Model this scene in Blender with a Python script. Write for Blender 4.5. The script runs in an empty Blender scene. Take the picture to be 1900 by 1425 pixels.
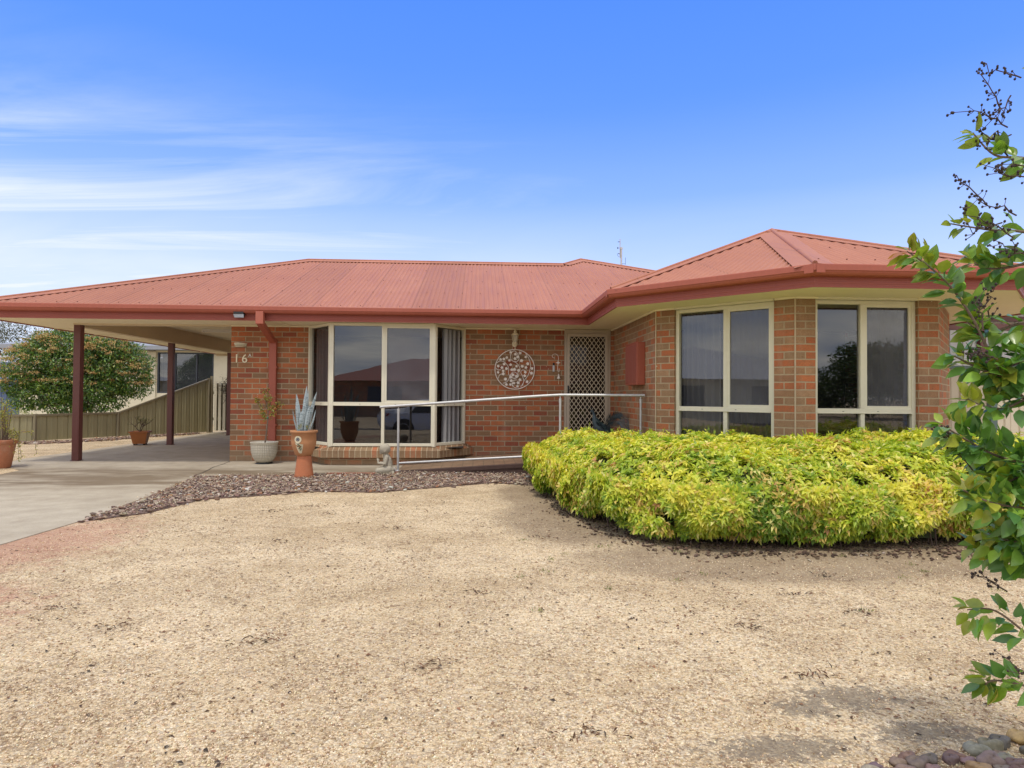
import bpy, math, random
import numpy as np
from mathutils import Vector, Matrix
PI = math.pi
rng = np.random.default_rng(7)
random.seed(7)
S = bpy.context.scene
COL = S.collection

# ------------------------------------------------------------------ objects
ABS = {}
def tag(o, label=None, cat=None, group=None, kind=None):
    if label: o['label'] = label
    if cat: o['category'] = cat
    if group: o['group'] = group
    if kind: o['kind'] = kind
    return o
def thing(name, loc, label, cat, group=None):
    o = bpy.data.objects.new(name, None); COL.objects.link(o)
    o.empty_display_size = .1
    o.location = loc; ABS[o] = Vector(loc)
    return tag(o, label, cat, group)
def link(name, me, m, parent=None):
    o = bpy.data.objects.new(name, me); COL.objects.link(o)
    if m is not None: me.materials.append(m)
    if parent is not None:
        o.parent = parent; ABS[o] = ABS[parent]
    else:
        ABS[o] = Vector((0, 0, 0))
    return o

class MB:
    """collects faces; build() links them as one mesh object"""
    def __init__(s): s.v = []; s.f = []; s.o = []; s.sm = []; s.adds = []
    def add(s, vs, fs, o=(0, 0, 0), smooth=False):
        if not len(vs): return s
        s.adds.append((vs, fs, o, smooth)); b = len(s.v); s.v += [tuple(map(float, p)) for p in vs]
        for f in fs:
            s.f.append([b+i for i in f]); s.o.append(o); s.sm.append(smooth)
        return s
    def quad(s, *ps, o=(0, 0, 0)):
        return s.add(ps, [list(range(len(ps)))], o)
    def box(s, x0, x1, y0, y1, z0, z1, o=(0, 0, 0)):
        vs = [(x0,y0,z0),(x1,y0,z0),(x1,y1,z0),(x0,y1,z0),(x0,y0,z1),(x1,y0,z1),(x1,y1,z1),(x0,y1,z1)]
        return s.add(vs, [[0,3,2,1],[4,5,6,7],[0,1,5,4],[1,2,6,5],[2,3,7,6],[3,0,4,7]], o)
    def obox(s, p0, p1, n, a, b, w, h0, h1, o=(0, 0, 0)):
        """box along plan line p0->p1 from a to b (metres), thickness w[0]..w[1] along plan normal n, z h0..h1"""
        p0 = Vector((p0[0], p0[1], 0)); p1 = Vector((p1[0], p1[1], 0)); d = (p1-p0).normalized(); n = Vector((n[0], n[1], 0)).normalized()
        c = [p0+d*a+n*w[0], p0+d*b+n*w[0], p0+d*b+n*w[1], p0+d*a+n*w[1]]
        vs = [(q.x, q.y, h0) for q in c]+[(q.x, q.y, h1) for q in c]
        return s.add(vs, [[0,1,2,3],[4,7,6,5],[0,4,5,1],[1,5,6,2],[2,6,7,3],[3,7,4,0]], o)
    def prism(s, poly, z0, z1, o=(0, 0, 0), top=True, bottom=True):
        n = len(poly); z0f = z0 if callable(z0) else (lambda x, y: z0); z1f = z1 if callable(z1) else (lambda x, y: z1)
        vs = [(x, y, z0f(x, y)) for x, y in poly]+[(x, y, z1f(x, y)) for x, y in poly]
        fs = [[i, (i+1) % n, n+(i+1) % n, n+i] for i in range(n)]
        if top: fs.append(list(range(n, 2*n)))
        if bottom: fs.append(list(range(n-1, -1, -1)))
        return s.add(vs, fs, o)
    def tube(s, pts, r, sides=8, cap=True, smooth=True):
        pts = [Vector(p) for p in pts]; n = len(pts)
        rs = r if hasattr(r, '__len__') else [r]*n
        vs = []; up = None
        for i, p in enumerate(pts):
            d = (pts[min(i+1, n-1)]-pts[max(i-1, 0)])
            if d.length < 1e-9: d = Vector((0, 0, 1))
            d.normalize()
            if up is None:
                up = Vector((0, 0, 1)) if abs(d.z) < .9 else Vector((1, 0, 0))
            a = d.cross(up)
            if a.length < 1e-6: a = d.cross(Vector((1, .1, 0)))
            a.normalize(); b = a.cross(d).normalized(); up = b
            for k in range(sides):
                t = 2*PI*k/sides; q = p+(a*math.cos(t)+b*math.sin(t))*rs[i]; vs.append(tuple(q))
        fs = [[i*sides+k, i*sides+(k+1) % sides, (i+1)*sides+(k+1) % sides, (i+1)*sides+k] for i in range(n-1) for k in range(sides)]
        s.add(vs, fs, smooth=smooth)
        if cap: s.add([vs[k] for k in range(sides)][::-1], [list(range(sides))]); s.add(vs[-sides:], [list(range(sides))])
        return s
    def lathe(s, prof, c=(0, 0, 0), seg=28, smooth=True, sx=1, sy=1, rot=0):
        vs = []; n = len(prof)
        for r, z in prof:
            for k in range(seg):
                t = 2*PI*k/seg+rot; vs.append((c[0]+r*math.cos(t)*sx, c[1]+r*math.sin(t)*sy, c[2]+z))
        fs = [[i*seg+k, i*seg+(k+1) % seg, (i+1)*seg+(k+1) % seg, (i+1)*seg+k] for i in range(n-1) for k in range(seg)]
        return s.add(vs, fs, smooth=smooth)
    def ball(s, c, r, sc=(1, 1, 1), seg=14, R=None):
        prof = [(math.sin(PI*i/seg), -math.cos(PI*i/seg)) for i in range(seg+1)]
        vs = []
        for pr, pz in prof:
            for k in range(seg):
                t = 2*PI*k/seg; q = Vector((pr*math.cos(t)*r*sc[0], pr*math.sin(t)*r*sc[1], pz*r*sc[2]))
                if R is not None: q = R @ q
                vs.append((c[0]+q.x, c[1]+q.y, c[2]+q.z))
        fs = [[i*seg+k, i*seg+(k+1) % seg, (i+1)*seg+(k+1) % seg, (i+1)*seg+k] for i in range(seg) for k in range(seg)]
        return s.add(vs, fs, smooth=True)
    def build(s, name, m, parent=None, bevel=0):
        a = ABS[parent] if parent is not None else Vector((0, 0, 0))
        me = bpy.data.meshes.new(name)
        me.from_pydata([(x-a.x, y-a.y, z-a.z) for x, y, z in s.v], [], s.f)
        uv = me.uv_layers.new(name='UVMap'); V = s.v
        dat = np.zeros(len(me.loops)*2, dtype=np.float32); li = 0
        for f, o in zip(s.f, s.o):
            nx = ny = nz = 0.
            for i in range(len(f)):
                p = V[f[i]]; q = V[f[(i+1) % len(f)]]
                nx += (p[1]-q[1])*(p[2]+q[2]); ny += (p[2]-q[2])*(p[0]+q[0]); nz += (p[0]-q[0])*(p[1]+q[1])
            L = math.sqrt(nx*nx+ny*ny+nz*nz) or 1
            h = math.hypot(nx, ny)
            for i in f:
                p = V[i]
                if h < .66*L: u, v = p[0]-o[0], p[1]-o[1]
                else: u = ((p[0]-o[0])*(-ny)+(p[1]-o[1])*nx)/h; v = p[2]-o[2]
                dat[li] = u; dat[li+1] = v; li += 2
        uv.data.foreach_set('uv', dat)
        me.polygons.foreach_set('use_smooth', s.sm)
        me.update()
        o = link(name, me, m, parent)
        if bevel:
            b = o.modifiers.new('bevel', 'BEVEL'); b.width = bevel; b.segments = 2; b.limit_method = 'ANGLE'; b.angle_limit = .6
        return o

def build_each(s, name, m, parent=None, per=1, bevel=0):
    adds = s.adds; out = []
    for i in range(0, len(adds), per):
        t = MB()
        for a in adds[i:i+per]: t.add(*a)
        out.append(t.build(name, m, parent, bevel))
    return out
MB.build_each = build_each
# ---------------------------------------------------------------- materials
class NT:
    def __init__(s, name):
        s.m = bpy.data.materials.new(name); s.m.use_nodes = True; s.t = s.m.node_tree; s.t.nodes.clear()
        s.out = s.n('ShaderNodeOutputMaterial')
    def n(s, typ, **kw):
        x = s.t.nodes.new(typ)
        for k, v in kw.items(): setattr(x, k, v)
        return x
    def l(s, a, b): s.t.links.new(a, b)
    def set(s, sock, val):
        if hasattr(val, 'is_linked') or isinstance(val, bpy.types.NodeSocket): s.l(val, sock)
        else: sock.default_value = val
    def math(s, op, a, b=None, c=None, clamp=False):
        x = s.n('ShaderNodeMath', operation=op, use_clamp=clamp); s.set(x.inputs[0], a)
        if b is not None: s.set(x.inputs[1], b)
        if c is not None: s.set(x.inputs[2], c)
        return x.outputs[0]
    def mix(s, f, a, b, blend='MIX'):
        x = s.n('ShaderNodeMix', data_type='RGBA', blend_type=blend); s.set(x.inputs[0], f)
        for k, val in ((6, a), (7, b)):
            if isinstance(val, (tuple, list)): val = tuple(val)+((1,) if len(val) == 3 else ())
            s.set(x.inputs[k], val)
        return x.outputs[2]
    def ramp(s, f, stops, interp='LINEAR'):
        x = s.n('ShaderNodeValToRGB'); r = x.color_ramp; r.interpolation = interp
        while len(r.elements) > 1: r.elements.remove(r.elements[-1])
        for i, (p, c) in enumerate(stops):
            e = r.elements[0] if i == 0 else r.elements.new(p)
            e.position = p
            if not isinstance(c, (tuple, list)): c = (c, c, c)
            e.color = tuple(c)+((1,) if len(c) == 3 else ())
        s.set(x.inputs[0], f); return x.outputs[0]
    def noise(s, vec, scale, detail=4, rough=.55, dist=0):
        x = s.n('ShaderNodeTexNoise'); x.inputs['Scale'].default_value = scale; x.inputs['Detail'].default_value = detail
        x.inputs['Roughness'].default_value = rough; x.inputs['Distortion'].default_value = dist
        if vec is not None: s.l(vec, x.inputs['Vector'])
        return x.outputs['Fac']
    def pos(s):
        return s.n('ShaderNodeNewGeometry').outputs['Position']
    def map(s, vec, scale=(1, 1, 1), loc=(0, 0, 0), rot=(0, 0, 0)):
        x = s.n('ShaderNodeMapping'); s.l(vec, x.inputs[0]); x.inputs['Scale'].default_value = scale
        x.inputs['Location'].default_value = loc; x.inputs['Rotation'].default_value = rot
        return x.outputs[0]
    def bump(s, h, strength, dist, base=None):
        x = s.n('ShaderNodeBump'); x.inputs['Strength'].default_value = strength; x.inputs['Distance'].default_value = dist
        s.l(h, x.inputs['Height'])
        if base is not None: s.l(base, x.inputs['Normal'])
        return x.outputs[0]
    def bsdf(s, col, rough=.6, normal=None, metallic=0, spec=.5, **kw):
        x = s.n('ShaderNodeBsdfPrincipled')
        if isinstance(col, (tuple, list)): col = tuple(col)+((1,) if len(col) == 3 else ())
        s.set(x.inputs['Base Color'], col); s.set(x.inputs['Roughness'], rough); s.set(x.inputs['Metallic'], metallic)
        x.inputs['Specular IOR Level'].default_value = spec
        if normal is not None: s.l(normal, x.inputs['Normal'])
        for k, v in kw.items(): s.set(x.inputs[k], v)
        return x.outputs[0]
    def done(s, sh): s.l(sh, s.out.inputs[0]); return s.m

def simple(name, col, rough=.6, var=.12, scale=6, bump=.0, bscale=60, metallic=0, spec=.5, dirt=None):
    t = NT(name); p = t.pos()
    n1 = t.noise(p, scale, 5); n2 = t.noise(p, scale*9, 3)
    f = t.math('ADD', t.math('MULTIPLY', n1, .6), t.math('MULTIPLY', n2, .4))
    lo = tuple(c*(1-var) for c in col); hi = tuple(min(1, c*(1+var)) for c in col)
    c = t.ramp(f, [(.3, lo), (.7, hi)])
    if dirt:
        d = t.ramp(t.noise(p, scale*.6, 6, .7), [(.52, 0), (.75, 1)]); c = t.mix(t.math('MULTIPLY', d, dirt[3]), c, dirt[:3])
    nm = t.bump(t.noise(p, bscale, 4), bump, .01) if bump else None
    return t.done(t.bsdf(c, t.ramp(n2, [(.3, max(0, rough-.06)), (.7, min(1, rough+.08))]), nm, metallic, spec))

def brick_mat(name, ramp, w=.24, h=.086, off=.5, mortar=(.46, .36, .24), specks=True, msize=.008):
    t = NT(name); uv = t.n('ShaderNodeUVMap').outputs[0]; p = t.pos()
    wob = t.n('ShaderNodeTexNoise'); wob.inputs['Scale'].default_value = 9; t.l(uv, wob.inputs['Vector'])
    vm = t.n('ShaderNodeVectorMath', operation='MULTIPLY_ADD'); t.l(wob.outputs['Color'], vm.inputs[0]); vm.inputs[1].default_value = (.006, .005, 0); t.l(uv, vm.inputs[2])
    b = t.n('ShaderNodeTexBrick'); b.offset = off; b.offset_frequency = 2; b.squash = 1
    t.l(vm.outputs[0], b.inputs['Vector'])
    b.inputs['Color1'].default_value = (0, 0, 0, 1); b.inputs['Color2'].default_value = (1, 1, 1, 1); b.inputs['Mortar'].default_value = (.5, .5, .5, 1)
    b.inputs['Scale'].default_value = 1; b.inputs['Mortar Size'].default_value = msize; b.inputs['Mortar Smooth'].default_value = .25
    b.inputs['Bias'].default_value = 0; b.inputs['Brick Width'].default_value = w; b.inputs['Row Height'].default_value = h
    rnd = b.outputs['Color']; fac = b.outputs['Fac']
    c = t.ramp(rnd, ramp, 'CONSTANT')
    # cloudy flashing inside each brick
    n = t.noise(p, 14, 6, .7); blotch = t.ramp(n, [(.42, 0), (.62, 1)])
    c = t.mix(t.math('MULTIPLY', blotch, .42), c, (.24, .150, .085))
    g = t.noise(p, 160, 4, .7); c = t.mix(.5, c, t.ramp(g, [(.3, (.45, .4, .36)), (.7, (1.35, 1.3, 1.2))]), 'MULTIPLY')
    c = t.mix(t.math('MULTIPLY', t.ramp(t.noise(p, 70, 2), [(.68, 0), (.72, 1)]), .75), c, (.035, .025, .02))
    mo = t.mix(t.noise(p, 30, 4), tuple(x*.75 for x in mortar), tuple(x*1.1 for x in mortar))
    c = t.mix(fac, c, mo)
    if specks:
        v = t.n('ShaderNodeTexVoronoi'); v.inputs['Scale'].default_value = 7.5; t.l(p, v.inputs['Vector'])
        sp = t.math('MULTIPLY', t.math('LESS_THAN', v.outputs['Distance'], .055), t.ramp(t.noise(p, 1.7, 2), [(.5, 0), (.55, 1)]))
        c = t.mix(sp, c, (.62, .58, .48))
    szp = t.n('ShaderNodeSeparateXYZ'); t.l(p, szp.inputs[0]); dz_ = t.ramp(t.math('ADD', t.math('MULTIPLY', szp.outputs[2], 1.8), t.math('MULTIPLY', t.noise(p, 6, 5, .75), .5)), [(.22, .55), (.75, 0)])
    c = t.mix(dz_, c, (.40, .30, .19))
    wsh = t.ramp(t.noise(t.map(p, (5, 5, .7)), 1, 5, .7), [(.55, 0), (.75, .22)]); c = t.mix(wsh, c, (.52, .43, .32))
    big = t.ramp(t.noise(p, 1.1, 3), [(.3, .86), (.7, 1.14)]); c = t.mix(1, c, big, 'MULTIPLY')
    hgt = t.math('ADD', t.math('MULTIPLY', t.math('SUBTRACT', 1, fac), 1), t.math('MULTIPLY', g, .35))
    return t.done(t.bsdf(c, .85, t.bump(hgt, .75, .006), spec=.25))

BR_MIX = [(0, (.27, .165, .098)), (.12, (.47, .150, .066)), (.28, (.34, .165, .088)), (.42, (.51, .175, .078)), (.56, (.33, .095, .058)), (.66, (.42, .140, .068)), (.84, (.30, .180, .105)), (.93, (.39, .150, .078))]
BR_TAN = [(0, (.34, .215, .130)), (.25, (.46, .150, .070)), (.42, (.36, .205, .120)), (.56, (.41, .250, .150)), (.70, (.50, .175, .080)), (.88, (.32, .165, .098))]
M = {}
M['brick'] = brick_mat('brick', BR_MIX)
M['brick_tan'] = brick_mat('brick_tan', BR_TAN)
M['rowlock'] = brick_mat('brick_sill', [(0, (.24, .15, .085)), (.35, (.36, .15, .07)), (.55, (.27, .19, .11)), (.75, (.42, .16, .08))], w=.086, h=.6, off=0, specks=False)
M['paver'] = brick_mat('paver', [(0, (.125, .058, .042)), (.4, (.15, .068, .048)), (.7, (.11, .052, .040))], w=.155, h=.23, off=0, mortar=(.045, .028, .022), specks=False, msize=.005)

def metal_paint(name, col, rough=.42, fade=.12):
    t = NT(name); p = t.pos()
    a = t.noise(p, 1.3, 4); b = t.noise(t.map(p, (22, 22, 3)), 1, 4, .6)
    c = t.ramp(t.math('ADD', t.math('MULTIPLY', a, .5), t.math('MULTIPLY', b, .5)), [(.3, tuple(x*(1-fade) for x in col)), (.72, tuple(min(1, x*(1+fade)+.012) for x in col))])
    sp = t.ramp(t.noise(p, 90, 2), [(.7, 0), (.76, 1)]); c = t.mix(t.math('MULTIPLY', sp, .25), c, (.5, .4, .33))
    return t.done(t.bsdf(c, t.ramp(b, [(.3, rough-.05), (.7, rough+.12)]), t.bump(a, .1, .01), spec=.4))
t = NT('roof_red'); p = t.pos(); sp = t.n('ShaderNodeSeparateXYZ'); t.l(p, sp.inputs[0])
wnz = t.n('ShaderNodeTexWhiteNoise', noise_dimensions='1D'); t.l(t.math('FLOOR', t.math('DIVIDE', sp.outputs[0], .762)), wnz.inputs['W'])
stk = t.noise(t.map(p, (16, 1.1, 1)), 1, 5, .65); pat = t.noise(p, .8, 5, .6)
c = t.ramp(t.math('ADD', t.math('MULTIPLY', stk, .55), t.math('MULTIPLY', pat, .45)), [(.32, (.36, .136, .086)), (.5, (.40, .160, .100)), (.72, (.455, .200, .132))])
c = t.mix(1, c, t.ramp(wnz.outputs[0], [(0, (.93, .93, .93)), (1, (1.05, 1.05, 1.05))]), 'MULTIPLY')
lap = t.math('LESS_THAN', t.math('FRACT', t.math('DIVIDE', sp.outputs[0], .762)), .016); c = t.mix(t.math('MULTIPLY', lap, .35), c, (.16, .07, .05))
c = t.mix(t.math('MULTIPLY', t.ramp(t.noise(p, 60, 3), [(.64, 0), (.74, 1)]), .3), c, (.50, .38, .30))
M['roof'] = t.done(t.bsdf(c, t.ramp(stk, [(.3, .5), (.7, .68)]), spec=.35))
M['trim'] = metal_paint('trim_red', (.36, .092, .056), .42, .08)
M['post'] = metal_paint('post_red', (.125, .040, .034), .4, .1)
M['soffit'] = simple('soffit_cream', (.86, .79, .58), .75, .04, 1.2)
M['beam'] = simple('beam_beige', (.62, .52, .36), .75, .06, 1.5)
M['cream'] = simple('cream_frame', (.74, .70, .55), .4, .04, 3, dirt=(.45, .40, .28, .35))
M['doorframe'] = simple('taupe_frame', (.50, .43, .34), .4, .05, 3)
M['doormesh'] = simple('mesh_beige', (.68, .60, .46), .4, .05, 3)
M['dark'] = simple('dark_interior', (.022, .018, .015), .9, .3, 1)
M['doorwood'] = simple('brown_door', (.060, .034, .016), .6, .2, 2)
M['black'] = simple('black_plastic', (.015, .015, .016), .35, .1)
M['curtain'] = simple('grey_curtain', (.30, .30, .30), .9, .06, 2)
M['curtain_dark'] = simple('taupe_curtain', (.19, .155, .14), .9, .08, 2)
M['white'] = simple('white_paint', (.75, .73, .68), .5, .05, 4)
M['steel'] = simple('galvanised_steel', (.52, .52, .52), .45, .14, 14, metallic=.45)
M['terracotta'] = simple('terracotta', (.48, .165, .072), .72, .10, 7, .15, 90, dirt=(.55, .30, .18, .35))
M['terracotta_pale'] = simple('terracotta_pale', (.50, .235, .105), .65, .12, 8, .15, 90, dirt=(.55, .33, .2, .4))
M['rustpot'] = simple('orange_glaze', (.30, .10, .025), .45, .15, 8)
M['oldpot'] = simple('faded_terracotta', (.42, .17, .09), .8, .18, 9, .2, 80, dirt=(.5, .36, .28, .5))
M['soil'] = simple('soil', (.07, .05, .035), .95, .4, 40, .6, 120)
M['bark'] = simple('bark', (.17, .12, .085), .85, .3, 25, .5, 90)
M['twig'] = simple('twig', (.085, .055, .042), .8, .3, 30)
M['stone'] = simple('carved_stone', (.40, .36, .28), .9, .16, 18, .35, 140, dirt=(.20, .19, .15, .5))
M['bronze'] = simple('dark_bronze', (.050, .078, .095), .5, .4, 25, .2, 80, metallic=.2)
M['brass'] = simple('antique_white_metal', (.78, .70, .50), .45, .15, 20)
M['artmetal'] = simple('white_metal', (.88, .82, .76), .5, .08, 20)
M['fence'] = metal_paint('fence_olive', (.31, .285, .165), .55, .10)
M['fence_dark'] = metal_paint('fence_cap', (.21, .18, .11), .5, .08)
M['ncream'] = simple('render_cream', (.68, .64, .50), .85, .05, 1.5, dirt=(.4, .36, .28, .25))
M['grey_roof'] = metal_paint('roof_grey', (.28, .30, .34), .5, .06)
M['white_roof'] = metal_paint('roof_white', (.62, .63, .66), .45, .05)
M['bluegrey'] = simple('slate_frame', (.05, .06, .08), .4, .1)
M['shedblue'] = metal_paint('shed_blue', (.085, .13, .24), .5, .1)
M['garage'] = simple('pale_metal', (.66, .64, .60), .5, .05, 2)
M['tealpost'] = simple('grey_green_post', (.10, .15, .14), .5, .08)
M['brownbeam'] = metal_paint('brown_beam', (.12, .045, .038), .45, .1)
M['asphalt'] = simple('asphalt', (.050, .050, .052), .9, .25, 30, .4, 200)
M['carpaint'] = simple('car_silver', (.62, .63, .65), .25, .03, 3, spec=.7)
M['tyre'] = simple('tyre', (.02, .02, .02), .8, .2)
M['alloy'] = simple('alloy', (.55, .55, .56), .3, .05, metallic=.8)
M['redlamp'] = simple('tail_lamp', (.25, .01, .01), .2, .1)

# concrete
t = NT('concrete'); p = t.pos()
c = t.ramp(t.noise(p, 3.2, 7, .65), [(.3, (.36, .31, .235)), (.7, (.50, .445, .345))])
c = t.mix(.6, c, t.ramp(t.noise(p, 120, 3, .7), [(.3, (.78, .76, .74)), (.7, (1.15, 1.14, 1.12))]), 'MULTIPLY')
st = t.ramp(t.noise(t.map(p, (.55, 1.1, 1), (3.1, 1.2, 0)), 1.15, 5, .6, .4), [(.50, 0), (.66, 1)])
sep = t.n('ShaderNodeSeparateXYZ'); t.l(p, sep.inputs[0])
band = t.math('MULTIPLY', t.math('SMOOTH_MIN', t.math('MULTIPLY', t.math('ADD', sep.outputs[1], 3.4), 1.6, clamp=True), 1, .1), t.math('MULTIPLY', t.math('SUBTRACT', -.75, sep.outputs[1]), 1.6, clamp=True), clamp=True)
c = t.mix(t.math('MULTIPLY', t.math('MULTIPLY', band, t.ramp(t.noise(t.map(p, (.5, 1.6, 1)), 1.6, 5, .6), [(.34, 0), (.54, 1)])), .85), c, (.15, .105, .06))
c = t.mix(t.math('MULTIPLY', st, .35), c, (.27, .22, .155))
oil = t.ramp(t.noise(p, 9, 6, .75), [(.58, 0), (.72, 1)]); c = t.mix(t.math('MULTIPLY', oil, .3), c, (.2, .18, .15))
M['concrete'] = t.done(t.bsdf(c, .88, t.bump(t.noise(p, 160, 4, .7), .35, .004), spec=.25))

# fine granitic gravel; dark spoil patches near the stones, red dust beside the driveway, grey-brown sweepings with hedge shade painted in
t = NT('gravel'); p = t.pos(); sep = t.n('ShaderNodeSeparateXYZ'); t.l(p, sep.inputs[0]); X, Y = sep.outputs[0], sep.outputs[1]
v = t.n('ShaderNodeTexVoronoi'); v.inputs['Scale'].default_value = 105; t.l(p, v.inputs['Vector'])
cs = t.n('ShaderNodeSeparateColor'); t.l(v.outputs['Color'], cs.inputs[0])
v2 = t.n('ShaderNodeTexVoronoi'); v2.inputs['Scale'].default_value = 62; t.l(p, v2.inputs['Vector'])
cs2 = t.n('ShaderNodeSeparateColor'); t.l(v2.outputs['Color'], cs2.inputs[0])
c = t.ramp(cs.outputs[0], [(0, (.42, .30, .17)), (.18, (.72, .575, .375)), (.5, (.79, .65, .44)), (.72, (.61, .455, .265)), (.88, (.88, .78, .58)), (1, (.31, .215, .125))])
c = t.mix(t.math('MULTIPLY', t.math('GREATER_THAN', cs2.outputs[1], .80), .8), c, t.ramp(cs2.outputs[0], [(0, (.24, .14, .08)), (.5, (.70, .60, .45)), (1, (.46, .33, .20))]))
gap = t.ramp(v.outputs['Distance'], [(.45, 1), (.85, .62)]); c = t.mix(.8, c, gap, 'MULTIPLY')
wide = t.ramp(t.noise(t.map(p, (1, 1.5, 1)), .9, 7, .7, .5), [(.38, (.84, .80, .74)), (.60, (1.06, 1.05, 1.03))]); c = t.mix(.9, c, wide, 'MULTIPLY')
bits = t.math('MAXIMUM', t.ramp(t.noise(p, 30, 6, .8, .8), [(.525, 0), (.575, 1)]), t.ramp(t.noise(t.map(p, (1, 1, 1), (4, 2, 0)), 85, 4, .7, .8), [(.53, 0), (.585, 1)]))
bmask = t.ramp(t.noise(p, 2.6, 5, .7), [(.42, .12), (.60, 1)])
c = t.mix(t.math('MULTIPLY', t.math('MULTIPLY', bits, bmask), .72), c, (.15, .085, .045))
sm = t.ramp(t.noise(t.map(p, (1, 1.8, 1)), 4.5, 7, .8, .6), [(.50, 0), (.64, 1)]); c = t.mix(t.math('MULTIPLY', sm, .34), c, (.30, .205, .12))
def blob(cx, cy, rx, ry, rot=0):
    a = t.map(p, (1, 1, 0), (-cx, -cy, 0)); 
    a = t.map(a, (1/rx, 1/ry, 0), (0, 0, 0), (0, 0, 0))
    ln = t.n('ShaderNodeVectorMath', operation='LENGTH'); t.l(a, ln.inputs[0]); return t.math('SUBTRACT', 1, ln.outputs['Value'], clamp=True)
dk = blob(5.50, -8.52, .34, .17)
for q in ((5.08, -8.86, .42, .12), (5.62, -8.78, .34, .11), (5.30, -8.60, .2, .12)): dk = t.math('MAXIMUM', dk, blob(*q))
dk = t.math('MULTIPLY', t.math('GREATER_THAN', t.math('ADD', dk, t.math('MULTIPLY', t.math('SUBTRACT', t.noise(p, 24, 8, .85, .5), .5), 3.4)), .46), t.math('GREATER_THAN', dk, .02))
c = t.mix(t.math('MULTIPLY', dk, .72), c, (.17, .14, .105))
rd = t.math('MAXIMUM', blob(.75, -5.9, 1.0, 1.5), blob(1.2, -7.6, .9, 1.0))
rd = t.ramp(t.math('ADD', rd, t.math('MULTIPLY', t.math('SUBTRACT', t.noise(p, 7, 9, .85), .5), 2.4)), [(.22, 0), (.62, 1)])
c = t.mix(t.math('MULTIPLY', rd, .55, clamp=True), c, (.40, .175, .125))
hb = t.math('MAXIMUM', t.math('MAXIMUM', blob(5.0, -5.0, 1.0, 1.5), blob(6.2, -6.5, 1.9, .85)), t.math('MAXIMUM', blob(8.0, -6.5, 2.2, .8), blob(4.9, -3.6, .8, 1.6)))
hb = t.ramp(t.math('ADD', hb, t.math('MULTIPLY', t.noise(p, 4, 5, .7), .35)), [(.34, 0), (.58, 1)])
c = t.mix(t.math('MULTIPLY', hb, .62), c, (.20, .145, .095))  # brown soil band round the hedge, its shadow painted into the tone
far = t.ramp(t.math('MULTIPLY', t.math('ADD', Y, 40), .01), [(.27, 0), (.275, 1)])
gh = t.math('ADD', t.math('MULTIPLY', t.math('SUBTRACT', 1, v.outputs['Distance']), 1), t.math('MULTIPLY', t.noise(p, 12, 4), .8))
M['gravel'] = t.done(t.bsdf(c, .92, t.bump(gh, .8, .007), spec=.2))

def attr_mat(name, rough=.9, bump=.4, spec=.3):
    t = NT(name); a = t.n('ShaderNodeAttribute'); a.attribute_name = 'Col'; p = t.pos()
    c = t.mix(.7, a.outputs['Color'], t.ramp(t.noise(p, 60, 4, .7), [(.3, (.65, .62, .6)), (.7, (1.3, 1.3, 1.3))]), 'MULTIPLY')
    return t.done(t.bsdf(c, rough, t.bump(t.noise(p, 120, 4), bump, .004), spec=spec))
M['chip'] = attr_mat('stone_chip')
M['pebble'] = attr_mat('pebble', .55, .15, .5)

def leaf_mat(name, trans=.35, rough=.45, spec=.4, tint=(1.25, 1.35, .5)):
    t = NT(name); a = t.n('ShaderNodeAttribute'); a.attribute_name = 'Col'; p = t.pos()
    c = t.mix(.5, a.outputs['Color'], t.ramp(t.noise(p, 50, 3), [(.3, (.75, .75, .75)), (.7, (1.2, 1.2, 1.2))]), 'MULTIPLY')
    d = t.bsdf(c, rough, spec=spec)
    tr = t.n('ShaderNodeBsdfTranslucent'); t.l(t.mix(1, c, tint, 'MULTIPLY'), tr.inputs[0])
    m = t.n('ShaderNodeMixShader'); m.inputs[0].default_value = trans; t.l(d, m.inputs[1]); t.l(tr.outputs[0], m.inputs[2])
    return t.done(m.outputs[0])
M['leaf'] = leaf_mat('leaf')
M['leaf_gloss'] = leaf_mat('leaf_gloss', .30, .30, .6)
M['petal'] = leaf_mat('flower', .3, .8, .1, (1.1, 1, .8))

def glass_mat(name, tint=.5, base=.30, edge=.75, haze=0, hazecol=(.2, .2, .22)):
    t = NT(name); tr = t.n('ShaderNodeBsdfTransparent'); tr.inputs[0].default_value = (tint, tint, tint*1.03, 1)
    g = t.n('ShaderNodeBsdfGlossy'); g.inputs['Color'].default_value = (.92, .95, 1, 1); g.inputs['Roughness'].default_value = .0
    wv = t.bump(t.noise(t.pos(), 2.2, 2), .006, .05); t.l(wv, g.inputs['Normal'])
    fr = t.n('ShaderNodeLayerWeight'); fr.inputs[0].default_value = .35
    f = t.math('ADD', t.math('MULTIPLY', fr.outputs['Fresnel'], edge), base, clamp=True)
    m = t.n('ShaderNodeMixShader'); t.l(f, m.inputs[0]); t.l(tr.outputs[0], m.inputs[1]); t.l(g.outputs[0], m.inputs[2])
    sh = m.outputs[0]
    if haze:
        d = t.n('ShaderNodeBsdfDiffuse'); d.inputs[0].default_value = hazecol+(1,)
        m2 = t.n('ShaderNodeMixShader'); t.l(t.math('MULTIPLY', t.ramp(t.noise(t.pos(), 3, 5, .7), [(.35, .7), (.65, 1.2)]), haze), m2.inputs[0])
        t.l(sh, m2.inputs[1]); t.l(d.outputs[0], m2.inputs[2]); sh = m2.outputs[0]
    return t.done(sh)
M['glass'] = glass_mat('window_glass', tint=.6, base=.09, edge=.45, haze=.015)
M['glass_side'] = glass_mat('window_glass_side', tint=.8, base=.04, edge=.35, haze=.02)
M['screen'] = glass_mat('insect_screen', .5, .08, .4, .38, (.20, .20, .225))
M['lampglass'] = glass_mat('lamp_glass', .9, .1, .3, .5, (.7, .66, .5))

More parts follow.
